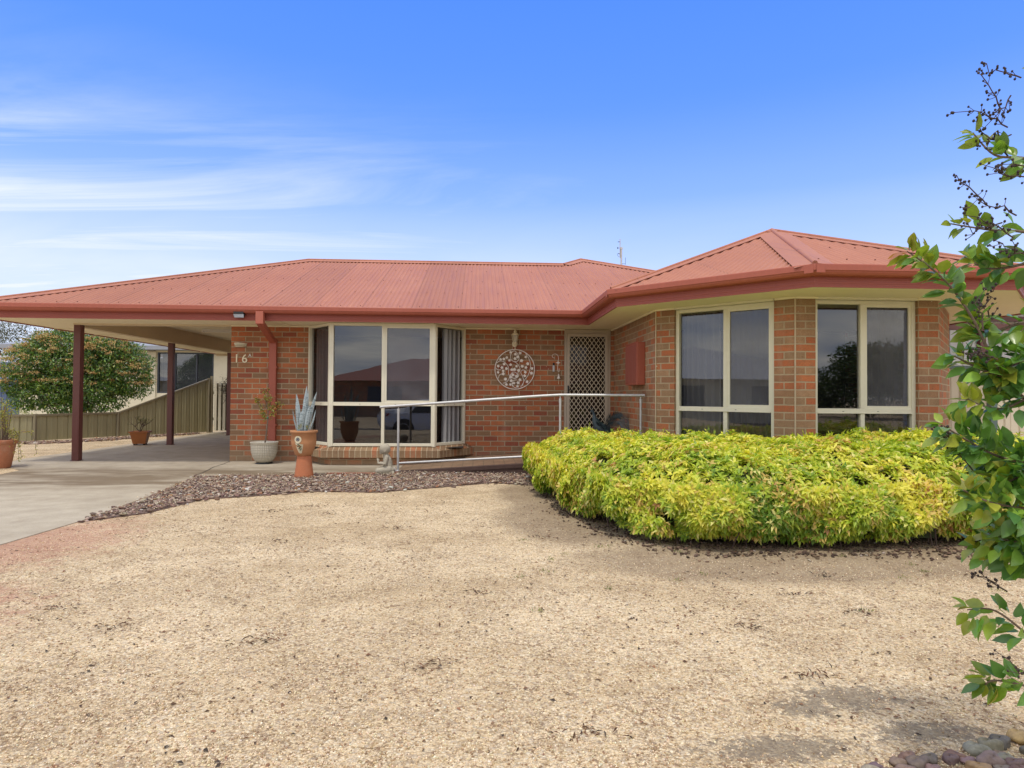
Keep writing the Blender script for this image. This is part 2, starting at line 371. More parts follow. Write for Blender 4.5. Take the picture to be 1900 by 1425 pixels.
# ------------------------------------------------------------ leaves / chips
def rotbasis(D, N):
    D = D/np.linalg.norm(D, axis=1, keepdims=True)
    B = np.cross(N, D); B /= np.maximum(1e-6, np.linalg.norm(B, axis=1, keepdims=True)); U = np.cross(D, B)
    return D, B, U
T_S = (np.array([[0, 0, 0], [.42, .5, .10], [1, 0, -.12], [.42, -.5, .10], [.45, 0, -.02]]), [[0, 3, 2, 4], [0, 4, 2, 1]])
def tmpl_big(curl=.18):
    xs = [0, .12, .32, .58, .82, 1]; ws = [0.02, .26, .47, .45, .24, 0.01]; v = []; f = []
    for x, w in zip(xs, ws):
        z = -curl*(x**2)+.03; v += [(x, w, z+.16*w), (x, 0, z-.01), (x, -w, z+.16*w)]
    for i in range(len(xs)-1):
        a = 3*i; f += [[a, a+1, a+4, a+3], [a+1, a+2, a+5, a+4]]
    return np.array(v, float), f
T_B = tmpl_big()
def scatter_mesh(name, P, D, N, L, W, C, m, parent=None, T=T_S, smooth=False, thick=None):
    tv, tf = T; n = len(P); k = len(tv)
    a = ABS[parent] if parent is not None else Vector((0, 0, 0))
    D, B, U = rotbasis(D, N)
    H = L if thick is None else thick
    V = P[:, None, :]+D[:, None, :]*(tv[None, :, 0]*L[:, None])[..., None]+B[:, None, :]*(tv[None, :, 1]*W[:, None])[..., None]+U[:, None, :]*(tv[None, :, 2]*H[:, None])[..., None]
    V = V.reshape(-1, 3)-np.array(a)
    me = bpy.data.meshes.new(name)
    fl = [len(f) for f in tf]; idx = np.concatenate([np.array(f) for f in tf]); 
    loops = (np.arange(n)[:, None]*k+idx[None, :]).reshape(-1)
    me.vertices.add(n*k); me.vertices.foreach_set('co', V.astype(np.float32).reshape(-1))
    me.loops.add(len(loops)); me.loops.foreach_set('vertex_index', loops.astype(np.int32))
    tot = np.tile(np.array(fl), n); st = np.concatenate([[0], np.cumsum(tot)[:-1]])
    me.polygons.add(len(tot)); me.polygons.foreach_set('loop_start', st.astype(np.int32)); me.polygons.foreach_set('loop_total', tot.astype(np.int32))
    if smooth: me.polygons.foreach_set('use_smooth', np.ones(len(tot), bool))
    me.update(calc_edges=True); me.validate()
    ca = me.color_attributes.new('Col', 'FLOAT_COLOR', 'POINT')
    cc = np.ones((n*k, 4), np.float32); cc[:, :3] = np.repeat(C, k, axis=0); ca.data.foreach_set('color', cc.reshape(-1))
    return link(name, me, m, parent)
def unit(n):
    v = rng.normal(size=(n, 3)); return v/np.linalg.norm(v, axis=1, keepdims=True)
def pick(n, cols, w=None, jit=.15):
    c = np.array(cols, float)[rng.choice(len(cols), n, p=w)]; return np.clip(c*(1+rng.uniform(-jit, jit, (n, 1)))*(1+rng.uniform(-.06, .06, (n, 3))), 0, 1)
def inpoly(x, y, poly):
    r = np.zeros(len(x), bool); n = len(poly)
    for i in range(n):
        x0, y0 = poly[i]; x1, y1 = poly[(i+1) % n]
        c = ((y0 > y) != (y1 > y)) & (x < (x1-x0)*(y-y0)/((y1-y0) or 1e-9)+x0); r ^= c
    return r
def polydist(x, y, poly):
    d = np.full(len(x), 1e9)
    for i in range(len(poly)):
        a = np.array(poly[i]); b = np.array(poly[(i+1) % len(poly)]); ab = b-a
        t = np.clip(((x-a[0])*ab[0]+(y-a[1])*ab[1])/(ab@ab), 0, 1)
        d = np.minimum(d, np.hypot(x-a[0]-t*ab[0], y-a[1]-t*ab[1]))
    return d
ICO = None
def chip_template(flat=.45):
    v = []; f = []
    for z, s in ((-.5, .62), (0, 1), (.5, .7)):
        for k in range(6):
            a = 2*PI*k/6+.3*(z); v.append((.5*s*math.cos(a), .5*s*math.sin(a), z*flat))
    for i in range(2):
        for k in range(6): f.append([i*6+k, i*6+(k+1) % 6, (i+1)*6+(k+1) % 6, (i+1)*6+k])
    f.append([12, 13, 14, 15, 16, 17]); return np.array(v), f
T_CHIP = chip_template()
T_GR = (np.array([[.5, 0, 0], [0, .45, .05], [-.5, .05, 0], [.05, -.5, 0], [.08, .05, .42], [0, 0, -.4]]), [[0, 1, 4], [1, 2, 4], [2, 3, 4], [3, 0, 4], [1, 0, 5], [2, 1, 5], [3, 2, 5], [0, 3, 5]])

# ------------------------------------------------------------------- setting
def ground_z(y):
    t = min(1, max(0, (-y-10.9)/1.6)); return -.5*(3*t*t-2*t**3)
ys = [-400, -120, -60, -45, -35, -25, -20, -16, -14, -13]+[-12.6+.15*i for i in range(14)]+[-10.4, -9, -6, -3, 0, 3, 8, 20, 60, 150, 500]
xs = [-500, -200, -80, -40, -20, -10, -5, 0, 5, 10, 20, 40, 80, 200, 500]
vs = [(x, y, ground_z(y)) for y in ys for x in xs]; nx = len(xs)
g = MB(); g.add(vs, [[j*nx+i, j*nx+i+1, (j+1)*nx+i+1, (j+1)*nx+i] for j in range(len(ys)-1) for i in range(nx-1)], smooth=True)
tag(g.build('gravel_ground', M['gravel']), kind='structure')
r = MB(); r.box(-120, 120, -20, -13.95, -.56, -.494); tag(r.build('road', M['asphalt']), kind='structure')
r = MB(); r.box(-120, 120, -13.95, -13.8, -.56, -.44); r.box(-120, 120, -20.15, -20, -.56, -.44); tag(r.build('kerb', M['concrete']), kind='structure')
# driveway slab under and in front of the carport
d = MB()
poly = [(.05, 8.3), (-3.5, 8.3), (-3.52, .3), (-3.25, -.55), (-2.45, -1.30), (-2.36, -1.95), (-2.5, -6), (-2.9, -10.6), (.1, -10.6), (.42, -8.2), (.60, -6), (.64, -5.05), (.53, -3.7), (.38, -2.6), (.30, -2.0), (.10, -.9), (.05, -.06)]
d.prism(poly[::-1] if False else poly, -.05, .006)
tag(d.build('driveway', M['concrete']), kind='structure')
d = MB(); d.prism([(.12, -.93), (.315, -2.0), (.315, -1.95), (2.55, -1.73), (2.92, -1.70), (2.92, -.02), (.06, -.02)], -.05, .012)
tag(d.build('footpath', M['concrete']), kind='structure')
d = MB(); jn = smoothpts_ = [(.03, -.06), (.10, -.5), (.12, -.93), (.22, -1.45), (.30, -1.98)]
for i in range(4):
    (xa, ya), (xb, yb) = jn[i], jn[i+1]; d.quad((xa-.008, ya, .0165), (xa+.006, ya, .0165), (xb+.006, yb, .0165), (xb-.008, yb, .0165))
tag(d.build('concrete_joint', simple('joint_dark', (.07, .06, .045), .95, .3, 20)), kind='structure')
d = MB(); d.prism([(2.0, -1.80), (2.95, -1.78), (2.95, -1.715), (2.0, -1.75)], -.03, .03); 
tag(d.build('path_edging', simple('edge_brick', (.30, .12, .075), .85, .2, 12)), kind='structure')

# --------------------------------------------------------------------- house
house = thing('brick_house', (3, 3, 0), 'single storey red brick house with red corrugated roof, carport and bay windows', 'house')
ZS = 2.258
def ex(base, o): return (base[0], base[1], o)
OM = (-.006, 0, 2.246-.086*40)        # brick phase on the main wall
A = (6.413, 0); B = (6.413, -2.60); E_ = (7.654, -3.841); G2 = (9.33, -3.841); H_ = (10.385, -2.61)
OW = (E_[0], E_[1], 2.246-.086*40)
rt = 2**.5
def on45(s, off=0): return (B[0]+s/rt-off*(-1)/rt*(-1) if False else B[0]+s/rt+off*(-1/rt), B[1]-s/rt+off*(-1/rt))
w = MB()
def wallq(m, p, q, z0, z1, o): m.quad((p[0], p[1], z0), (q[0], q[1], z0), (q[0], q[1], z1), (p[0], p[1], z1), o=o)
wallq(w, (0, 0), (1.30, 0), -.05, ZS, OM); wallq(w, (3.86, 0), (5.553, 0), -.05, ZS, OM)
wallq(w, (6.355, 0), A, -.05, ZS, OM); wallq(w, (5.553, 0), (6.355, 0), -.05, .17, OM)
wallq(w, (5.553, 0), (5.553, .11), 0, ZS, OM); wallq(w, (6.355, .11), (6.355, 0), 0, ZS, OM)
wallq(w, (0, 8.2), (0, 0), -.05, 2.5, OM)
wallq(w, (1.30, 0), (1.30, .11), 0, ZS, OM); wallq(w, (3.86, .11), (3.86, 0), 0, ZS, OM)
w.build('wall', M['brick'], house)
w = MB()
wallq(w, A, B, -.05, ZS, (6.413, -2.60, OW[2]))
wallq(w, B, on45(.262), -.05, ZS, OW); wallq(w, on45(.262), on45(.262, -.12), 0, ZS, OW)
wallq(w, on45(1.519, -.12), on45(1.519), 0, ZS, OW); wallq(w, on45(1.519), E_, -.05, ZS, OW)
wallq(w, on45(.262, -.0), on45(1.519, -.0), -.05, .28, OW)
wallq(w, E_, (7.889, E_[1]), -.05, ZS, OW); wallq(w, (7.889, E_[1]), (7.889, E_[1]+.12), 0, ZS, OW)
wallq(w, (7.889, E_[1]), (9.09, E_[1]), -.05, .28, OW)
wallq(w, (9.088, E_[1]+.14), (9.088, E_[1]), 0, ZS, (0, -3.841, OW[2])); wallq(w, (9.088, E_[1]), G2, -.05, ZS, (9.33, -3.841, OW[2]))
wallq(w, G2, H_, -.05, ZS, OW)
wallq(w, H_, (10.385, 0.1), -.05, ZS, OW); wallq(w, (10.385, .1), (10.385, 8.2), 0, ZS, OW); wallq(w, (10.385, 8.2), (0, 8.2), 0, ZS, OW)
w.build('wall', M['brick_tan'], house)
for (x_, y_) in (B, E_):
    j_ = MB(); j_.tube([(x_-.003, y_-.003, 0), (x_-.003, y_-.003, 2.236)], .009, 6); j_.build('mortar_joint', simple('mortar', (.55, .44, .31), .9, .15, 30, .3), house)
# bay base and sill
w = MB()
base = [(1.33, 0), (1.76, -.59), (3.42, -.59), (3.90, 0)]
for i in range(3): wallq(w, base[i], base[i+1], -.05, .16, OM)
w.build('bay_base', M['brick'], house)
sil = [(1.12, 0), (1.665, -.70), (3.50, -.70), (4.03, 0)]; sin_ = [(1.24, 0), (1.745, -.56), (3.42, -.56), (3.90, 0)]
w = MB()
for i in range(3):
    a0, a1, b0, b1 = sil[i], sil[i+1], sin_[i], sin_[i+1]
    oo = (a0[0], a0[1], -.2)
    w.quad(ex(a0, .135), ex(a1, .135), ex(a1, .245), ex(a0, .245), o=oo)
    w.quad(ex(a0, .245), ex(a1, .245), ex(b1, .312), ex(b0, .312), o=oo)
    w.quad(ex(a1, .135), ex(a0, .135), ex(base[i] if i else (1.33, 0), .135), ex(base[i+1], .135), o=oo)
w.quad((4.03, 0, .135), (4.03, .02, .135), (4.03, .02, .245), (4.03, 0, .245)); 
w.build('window_sill', M['rowlock'], house)

# soffits, beams, ceiling
s = MB()
def flat(m, poly, z, o=(0, 0, 0)): m.add([(x, y, z) for x, y in poly][::-1], [list(range(len(poly)))], o)
FX = -3.44; FY = -.83
flat(s, [(FX, FY), (6.3, FY), (6.3, .3), (0, .3), (0, 0.02), (-2.44, .02), (-2.44, 7.9), (FX, 7.9)], 2.262)
flat(s, [(5.82, FY), (5.82, -2.89), (7.49, -4.56), (9.66, -4.56), (11.3, -2.92), (11.3, 8.2), (6.3, 8.2), (6.3, FY)], 2.2615)
s.build('soffit', M['soffit'], house)
s = MB(); flat(s, [(-2.42, .1), (0, .1), (0, 8.2), (-2.42, 8.2)], 2.51)
flat(s, [(0, .31), (6.29, .31), (6.29, 8.2), (0, 8.2)], 2.40)
s.build('ceiling', M['soffit'], house)
s = MB(); s.box(-2.54, -2.42, .12, 7.9, 2.205, 2.54); s.box(-2.54, 0, 0.0, .12, 2.235, 2.54)
s.build_each('carport_beam', M['beam'], house)
s = MB(); s.box(-3.40, 0, 7.9, 8.0, 2.2, 2.54); s.build('carport_beam', M['beam'], house)
s = MB()
for i in range(3):
    x, y, z = -.2, 0, 0
    pass
for k in range(6):   # cover strips over the soffit sheet joints
    s.box(-3.43, -2.56, .9+1.2*k, .94+1.2*k, 2.252, 2.26)
for x in (.95, 3.35, 5.2): s.box(x, x+.035, FY+.02, -.03, 2.253, 2.26)
s.build_each('soffit_strip', M['soffit'], house)
# cornice beads where wall meets soffit
s = MB()
for a, b, n in (((0.0, 0), (1.27, 0), (0, -1)), ((3.88, 0), (5.553, 0), (0, -1)), ((6.38, 0), B, (-1, 0)), (B, on45(.25), (-1, -1)), (on45(1.53), E_, (-1, -1)), (E_, (7.9, E_[1]), (0, -1)), ((9.08, E_[1]), G2, (0, -1))):
    L = math.hypot(b[0]-a[0], b[1]-a[1]); s.obox(a, b, n, -.0, L+.01, (0.001, .022), 2.238, 2.2595)
s.build_each('cornice', M['soffit'], house)

# fascia + gutter by sweeping along the eaves
path = [(FX, 7.95), (FX, FY), (5.82, FY), (5.82, -2.89), (7.49, -4.56), (9.66, -4.56), (11.3, -2.92), (11.3, 8.2)]
def sweep(path, prof, name, m):
    P = [Vector(p) for p in path]; mb = MB(); n = len(P); rows = []
    for i, p in enumerate(P):
        d0 = (P[i]-P[i-1]).normalized() if i > 0 else None; d1 = (P[i+1]-P[i]).normalized() if i < n-1 else None
        r0 = Vector((d0.y, -d0.x)) if d0 else None; r1 = Vector((d1.y, -d1.x)) if d1 else None
        if r0 is None: mt = r1
        elif r1 is None: mt = r0
        else:
            mt = (r0+r1).normalized(); mt = mt/mt.dot(r0)
        rows.append([(p.x+mt.x*o, p.y+mt.y*o, z) for o, z in prof])
    k = len(prof)
    for i in range(n-1):
        for j in range(k-1): mb.add([rows[i][j], rows[i+1][j], rows[i+1][j+1], rows[i][j+1]], [[0, 1, 2, 3]])
    return mb.build(name, m, house)
sweep(path, [(-.02, 2.262), (-.02, 2.247), (.004, 2.245), (.004, 2.262), (-.001, 2.265), (-.001, 2.283), (.003, 2.286), (.003, 2.303), (-.001, 2.306), (-.001, 2.325), (.003, 2.328), (.003, 2.42), (-.02, 2.44)], 'fascia', metal_paint('fascia_red', (.30, .070, .048), .45, .08))
sweep(path, [(.004, 2.35), (.075, 2.352), (.092, 2.36), (.106, 2.378), (.112, 2.395), (.122, 2.398), (.122, 2.452), (.118, 2.460), (.108, 2.458), (.106, 2.44), (.10, 2.40), (.004, 2.38)], 'gutter', M['trim'])
# gutter joiners with rivets
s = MB()
for a, b, n, c in (((5.70, -.95), (5.70, -2.94), (-1, 0), 1.90), ((7.40, -4.684), (9.6, -4.684), (0, -1), .045), ((5.75, -2.99), (7.4, -4.64), (-1, -1), 2.28)):
    s.obox(a, b, n, c, c+.09, (.001, .004), 2.37, 2.455)
s.build_each('gutter_joiner', M['trim'], house)

# corrugated roof sheets
def facet(mb, poly, eave, pitch=.076, amp=.0092, samp=6):
    P = [Vector(p) for p in poly]; e = Vector(eave).normalized()
    nrm = Vector((0, 0, 0))
    for i in range(len(P)): nrm += (P[i]-P[0]).cross(P[(i+1) % len(P)]-P[0])
    nrm.normalize()
    if nrm.z < 0: nrm = -nrm
    up = nrm.cross(e).normalized()
    if up.z < 0: up = -up
    O = P[0]; q = [((p-O).dot(e), (p-O).dot(up)) for p in P]
    s0 = min(a for a, b in q)+1e-4; s1 = max(a for a, b in q)-1e-4; st = pitch/samp; k = int((s1-s0)/st)+1
    prev = None
    for i in range(k+1):
        ss = min(s0+i*st, s1); hits = []
        for j in range(len(q)):
            a, b = q[j], q[(j+1) % len(q)]
            if (a[0] > ss) != (b[0] > ss): hits.append(a[1]+(b[1]-a[1])*(ss-a[0])/(b[0]-a[0]))
        hits.sort()
        ph = ss/pitch; h = amp*math.cos(2*PI*ph)
        cur = [tuple(O+e*ss+up*t+nrm*h) for t in hits]
        if prev is not None and len(prev) == len(cur):
            for a in range(0, len(cur)-1, 2):
                mb.add([prev[a], cur[a], cur[a+1], prev[a+1]], [[0, 1, 2, 3]], smooth=True)
        prev = cur
ZE = 2.452; T = .386; GY = -.90; GX = -3.51
def zm(y): return ZE+T*(y-GY)
AP = (8.10, -2.30, 3.395)
rf = MB()
main = [(GX, GY), (5.75, GY), (8.10, GY+2.38), (10.4, GY+.08), (11.2, GY), (6.42, 3.72), (5.93, 3.06), (.44, 3.06)]
facet(rf, [(x, y, zm(y)) for x, y in main], (1, 0, 0))
facet(rf, [(GX, GY, ZE), (.44, 3.06, zm(3.06)), (GX, 7.9, ZE)], (0, 1, 0))
facet(rf, [(5.75, -2.92, ZE), (7.46, -4.63, ZE), AP], (1, -1, 0))
facet(rf, [(7.46, -4.63, ZE), (9.69, -4.63, ZE), AP], (1, 0, 0))
facet(rf, [(9.69, -4.63, ZE), (11.35, -3.0, ZE), AP], (1, 1, 0))
facet(rf, [(5.75, GY, ZE), (5.75, -2.92, ZE), AP, (8.10, GY+2.38, zm(GY+2.38))], (0, 1, 0))
rf.add([(11.2, GY, ZE), (6.42, 3.72, zm(3.72)), (6.42, 8.2, 2.5), (12, 8.2, 2.4)], [[0, 1, 2, 3]])
rf.add([(.44, 3.06, zm(3.06)), (5.93, 3.06, zm(3.06)), (6.42, 3.72, zm(3.72)), (6.42, 8.2, 2.5), (GX, 7.95, 2.5)], [[0, 1, 2, 3, 4]])
rf.add([(8.10, -2.3, 3.39), (8.10, 2.0, 3.39), (11.3, 2.0, 2.45), (11.35, -3.0, 2.468)], [[0, 1, 2, 3]])
rf.build('roof', M['roof'], house)
caps = MB()
def cap(p0, p1, nA, nB, w=.15, r=.022, lift=.012):
    p0 = Vector(p0); p1 = Vector(p1); d = (p1-p0).normalized()
    for n, sgn in ((nA, 1), (nB, -1)):
        n = Vector(n).normalized(); wdir = d.cross(n).normalized()*sgn
        if wdir.z > 0: wdir = -wdir
        o = n*lift
        a, b = p0+n*(lift+.012), p1+n*(lift+.012)
        caps.add([a, b, b+wdir*w-n*.008, a+wdir*w-n*.008], [[0, 1, 2, 3]])
        caps.add([a+wdir*w-n*.008, b+wdir*w-n*.008, b+wdir*w-n*.014, a+wdir*w-n*.014], [[0, 1, 2, 3]])
    caps.tube([p0+Vector((0, 0, .024)), p1+Vector((0, 0, .024))], r, 10)
nF = (0, -T, 1); nL = (-T, 0, 1); nR = (T, 0, 1); nBk = (0, T, 1); n45 = (-.29, -.29, 1); nWF = (0, -.40, 1); n45R = (.29, -.29, 1)
cap((GX, GY, ZE), (.44, 3.06, zm(3.06)), nF, nL); cap((.44, 3.06, zm(3.06)), (5.93, 3.06, zm(3.06)), nF, nBk)
cap((5.93, 3.06, zm(3.06)), (6.42, 3.72, zm(3.72)), nF, nL); cap((6.42, 3.72, zm(3.72)), (11.2, GY, ZE), nF, nR)
caps.build('ridge_cap', M['roof'], house)
caps = MB()
cap((5.75, -2.92, ZE), AP, nL, n45, .13); cap((7.46, -4.63, ZE), AP, n45, nWF, .19, .026)
cap((9.69, -4.63, ZE), AP, nWF, n45R, .13); cap(AP, (8.10, GY+2.38, zm(GY+2.38)), nL, nR)
caps.build('ridge_cap', M['roof'], house)
s = MB()   # valley flashing + rear flat cap
s.add([(2.9, 3.3, 4.03), (4.9, 3.3, 4.03), (4.9, 3.6, 4.03), (2.9, 3.6, 4.03)], [[0, 1, 2, 3]]); s.box(3.6, 5.0, 3.3, 3.7, 3.9, 4.03)
s.build('roof_vent', M['roof'], house)
sc = MB()  # roofing screws in rows
def screws(mb, rows, x0, x1, step, zf):
    for y in rows:
        n = int((x1(y)-x0(y))/step)
        for i in range(n+1):
            x = x0(y)+i*step; z = zf(y)+.012; mb.box(x-.006, x+.006, y-.006, y+.006, z-.002, z+.008)
screws(sc, [-.80, .15, 1.1, 2.1, 2.85], lambda y: (y-GY)+GX+.5, lambda y: min(10-y-.3, 5.7+(y-GY)-.3) if y < 1.4 else 6.2, .304, zm)
screws(sc, [-4.4, -3.6, -3.0], lambda y: 7.62+(y+4.4)*.33, lambda y: 9.4-(y+4.4)*.72, .304, lambda y: ZE+.392*(y+4.66))
tag(sc.build('roof_screw', simple('screw', (.16, .05, .04), .5), house), kind='stuff')

# carport posts
for y, dx in ((.06, 0), (3.45, -.085), (6.75, -.085)):
    s = MB(); s.box(-2.535+dx, -2.425+dx, y-.055, y+.055, .007, 2.236 if dx == 0 else 2.258); s.box(-2.55+dx, -2.41+dx, y-.07, y+.07, .0065, .016)
    s.build('carport_post', M['post'], house, bevel=.006)
# downpipe with rainhead elbow
s = MB()
s.box(.715, .83, -.965, -.875 , 2.185, 2.375); s.build('downpipe_outlet', metal_paint('outlet_red', (.42, .12, .075), .4), house, bevel=.006)
s = MB()
def rbar(mb, p, q, wx, wy):
    p = Vector(p); q = Vector(q); d = (q-p).normalized(); a = Vector((1, 0, 0)) if abs(d.x) < .8 else Vector((0, 1, 0)); b = d.cross(a).normalized(); a = b.cross(d).normalized()
    vs = []
    for c in (p, q):
        for i, j in ((-1, -1), (1, -1), (1, 1), (-1, 1)): vs.append(tuple(c+a*wx*i/2+b*wy*j/2))
    mb.add(vs, [[0, 3, 2, 1], [4, 5, 6, 7], [0, 1, 5, 4], [1, 2, 6, 5], [2, 3, 7, 6], [3, 0, 4, 7]])
rbar(s, (.775, -.915, 2.205), (.70, -.055, 1.99), .10, .075); rbar(s, (.70, -.045, 2.03), (.70, -.045, .10), .115, .075)
s.build('downpipe', M['trim'], house, bevel=.006)
s = MB(); 
for z in (1.55, .6): s.box(.625, .775, -.088, -.003, z, z+.025)
s.build_each('pipe_strap', M['trim'], house)

# windows
def window(p0, p1, n, z0, z1, cols, trans, screens=(), jw=.045, sash=True, mull=.05, gl='glass'):
    """frame along p0->p1; cols = mullion centres; trans = transom z"""
    L = math.hypot(p1[0]-p0[0], p1[1]-p0[1]); f = MB()
    f.obox(p0, p1, n, 0, jw, (-.05, .025), z0, z1); f.obox(p0, p1, n, L-jw, L, (-.05, .025), z0, z1)
    f.obox(p0, p1, n, jw, L-jw, (-.05, .022), z1-jw, z1); f.obox(p0, p1, n, jw, L-jw, (-.05, .022), z0, z0+jw)
    f.obox(p0, p1, n, jw, L-jw, (-.05, .020), trans-.028, trans+.028)
    f.obox(p0, p1, n, jw, L-jw, (.0205, .032), trans-.030, trans-.018)
    edges = [jw]+[c for c in cols]+[L-jw]
    for c in cols:
        f.obox(p0, p1, n, c-mull/2, c+mull/2, (-.05, .018), z0+jw, trans-.028); f.obox(p0, p1, n, c-mull/2, c+mull/2, (-.05, .018), trans+.028, z1-jw)
    # weep holes
    fr = f.build('window_frame', M['cream'], house, bevel=.004)
    wh = MB()
    for q in (.28, .62): wh.obox(p0, p1, n, L*q, L*q+.02, (.0205, .023), trans-.006, trans-.001)
    wh.build_each('weep_hole', M['black'], fr)
    for i in range(len(edges)-1):
        a = edges[i]+(0 if i == 0 else mull/2); b = edges[i+1]-(0 if i == len(edges)-2 else mull/2)
        for k, (za, zb) in enumerate(((z0+jw, trans-.028), (trans+.028, z1-jw))):
            sc_ = (i, k) in screens
            g = MB(); d = Vector((p1[0]-p0[0], p1[1]-p0[1], 0)).normalized(); nn = Vector((n[0], n[1], 0)).normalized()
            P0 = Vector((p0[0], p0[1], 0)); off = nn*(-.02)
            qs = [P0+d*a+off, P0+d*b+off]
            g.add([(qs[0].x, qs[0].y, za), (qs[1].x, qs[1].y, za), (qs[1].x, qs[1].y, zb), (qs[0].x, qs[0].y, zb)], [[0, 1, 2, 3]])
            g.build('glass_pane', M[gl], fr)
            if k == 1 and sc_:
                h = MB(); sw = .03
                for (x0, x1, y0, y1) in ((a, a+sw, za, zb), (b-sw, b, za, zb), (a+sw, b-sw, za, za+sw), (a+sw, b-sw, zb-sw, zb)):
                    h.obox(p0, p1, n, x0, x1, (-.014, .012), y0, y1)
                h.build('screen_frame', M['cream'], fr)
                h = MB(); off = nn*(-.004); qs = [P0+d*(a+sw)+off, P0+d*(b-sw)+off]
                h.add([(qs[0].x, qs[0].y, za+sw), (qs[1].x, qs[1].y, za+sw), (qs[1].x, qs[1].y, zb-sw), (qs[0].x, qs[0].y, zb-sw)], [[0, 1, 2, 3]])
                h.build('insect_screen', M['screen'], fr)
    return fr
bay = [(1.285, -.01), (1.765, -.585), (3.395, -.585), (3.865, -.01)]
window(bay[0], bay[1], (-.77, -.64), .312, 2.257, [], .975, gl='glass_side')
window(bay[1], bay[2], (0, -1), .306, 2.257, [.825], .975, screens=((1, 1),))
window(bay[2], bay[3], (.77, -.64), .312, 2.257, [], .975, gl='glass_side')
s = MB()
for x in (1.765, 3.395): s.lathe([(.036, .30), (.036, 2.257)], (x, -.578, 0), 10)
s.build_each('corner_post', M['cream'], house)
window(on45(.264, -.06), on45(1.517, -.06), (-1, -1), .30, 2.235, [.655], .975, screens=((1, 1),))
window((7.891, E_[1]+.07), (9.086, E_[1]+.07), (0, -1), .30, 2.235, [.575], .975, screens=((1, 1),))
s = MB()   # head trims over the wing windows
s.obox(on45(.264, -.0), on45(1.517, -.0), (-1, -1), 0, 1.253, (-.03, .012), 2.2355, 2.2605); s.box(7.892, 9.086, E_[1]-.01, E_[1]+.04, 2.2355, 2.2605)
s.build_each('head_trim', M['cream'], house)

# interior: dark room shells, curtains
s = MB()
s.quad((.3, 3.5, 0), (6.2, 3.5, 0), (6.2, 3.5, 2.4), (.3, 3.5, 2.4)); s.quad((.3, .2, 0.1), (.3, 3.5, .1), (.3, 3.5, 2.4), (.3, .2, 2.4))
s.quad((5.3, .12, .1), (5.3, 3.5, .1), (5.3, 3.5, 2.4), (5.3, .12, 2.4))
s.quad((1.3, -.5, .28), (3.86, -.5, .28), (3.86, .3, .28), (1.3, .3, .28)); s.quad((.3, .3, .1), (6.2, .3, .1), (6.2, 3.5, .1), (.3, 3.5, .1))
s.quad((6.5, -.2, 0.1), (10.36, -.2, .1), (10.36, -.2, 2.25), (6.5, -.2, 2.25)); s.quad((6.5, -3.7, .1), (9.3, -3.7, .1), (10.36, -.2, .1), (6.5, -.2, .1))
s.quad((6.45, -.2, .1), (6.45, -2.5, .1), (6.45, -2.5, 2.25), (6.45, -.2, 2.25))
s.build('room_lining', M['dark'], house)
def curtain(p, q, z0, z1, name, m, amp=.03, wl=.11):
    s = MB(); p = Vector((*p, 0)); q = Vector((*q, 0)); d = (q-p); L = d.length; d.normalize(); n = Vector((-d.y, d.x, 0)); k = int(L/.012); prev = None
    for i in range(k+1):
        u = i*L/k; o = amp*math.sin(2*PI*u/wl+1.3*math.sin(u*7)); a = p+d*u+n*o
        cur = [(a.x, a.y, z0), (a.x+n.x*.3*o, a.y+n.y*.3*o, z1)]
        if prev: s.add([prev[0], cur[0], cur[1], prev[1]], [[0, 1, 2, 3]], smooth=True)
        prev = cur
    return s.build(name, m, house)
curtain((1.40, .0), (1.74, -.42), .32, 2.2, 'curtain', M['curtain_dark'])
curtain((3.52, -.42), (3.80, -.02), .32, 2.2, 'curtain', M['curtain'])
c45 = lambda s_, o: on45(s_, -o)
curtain(c45(.28, .22), c45(.80, .22), .32, 2.2, 'curtain', M['curtain'], .025, .09)
curtain(c45(.80, .26), c45(1.5, .26), .32, 2.2, 'sheer_curtain', M['curtain_dark'], .02, .07)
curtain((8.6, -3.52), (9.05, -3.52), .32, 2.2, 'curtain', M['curtain_dark'], .02, .08)

# front door
f = MB(); y0 = .02
f.box(5.556, 5.60, y0-.01, .10, .17, 2.255); f.box(6.312, 6.352, y0-.01, .10, .17, 2.255); f.box(5.60, 6.312, y0-.01, .10, 2.19, 2.255)
f.build('door_frame', M['doorframe'], house, bevel=.003)
sd = MB()
for x0, x1, z0, z1 in ((5.603, 5.652, .19, 2.187), (6.258, 6.309, .19, 2.187), (5.652, 6.258, 2.135, 2.187), (5.652, 6.258, .19, .26)): sd.box(x0, x1, -.005, .03, z0, z1)
door = sd.build('screen_door', M['doorframe'], house, bevel=.003)
gr = MB(); x0, x1, z0, z1 = 5.652, 6.258, .26, 2.135; pw, ph = .0758, .104
k = -30
for sgn in (1, -1):
    for k in range(-30, 60):
        c = k*ph; pts = []
        # line z = z0 + sgn*(x-x0)*ph/pw + c
        for (xa) in (x0, x1):
            z = z0+sgn*(xa-x0)*ph/pw+c
            if z0 <= z <= z1: pts.append((xa, z))
        for za in (z0, z1):
            x = x0+(za-z0-c)*sgn*pw/ph
            if x0 < x < x1: pts.append((x, za))
        if len(pts) == 2:
            (xa, za), (xb, zb) = pts; yy = .012 if sgn > 0 else .018
            rbar(gr, (xa, yy, za), (xb, yy, zb), .0095, .005)
gr.build('diamond_grille', M['doormesh'], door)
s = MB(); s.quad((5.6, .055, .17), (6.31, .055, .17), (6.31, .055, 2.2), (5.6, .055, 2.2)); s.build('fly_mesh', glass_mat('fly_mesh_mat', .38, .03, .1, .35, (.06, .042, .028)), door)
s = MB(); s.box(5.60, 6.312, .085, .115, .19, 2.19); s.build('door', M['doorwood'], house)
s = MB()
for (a, b) in ((.32, 1.0), (1.15, 2.05)): s.box(5.70, 6.21, .078, .0845, a, b)
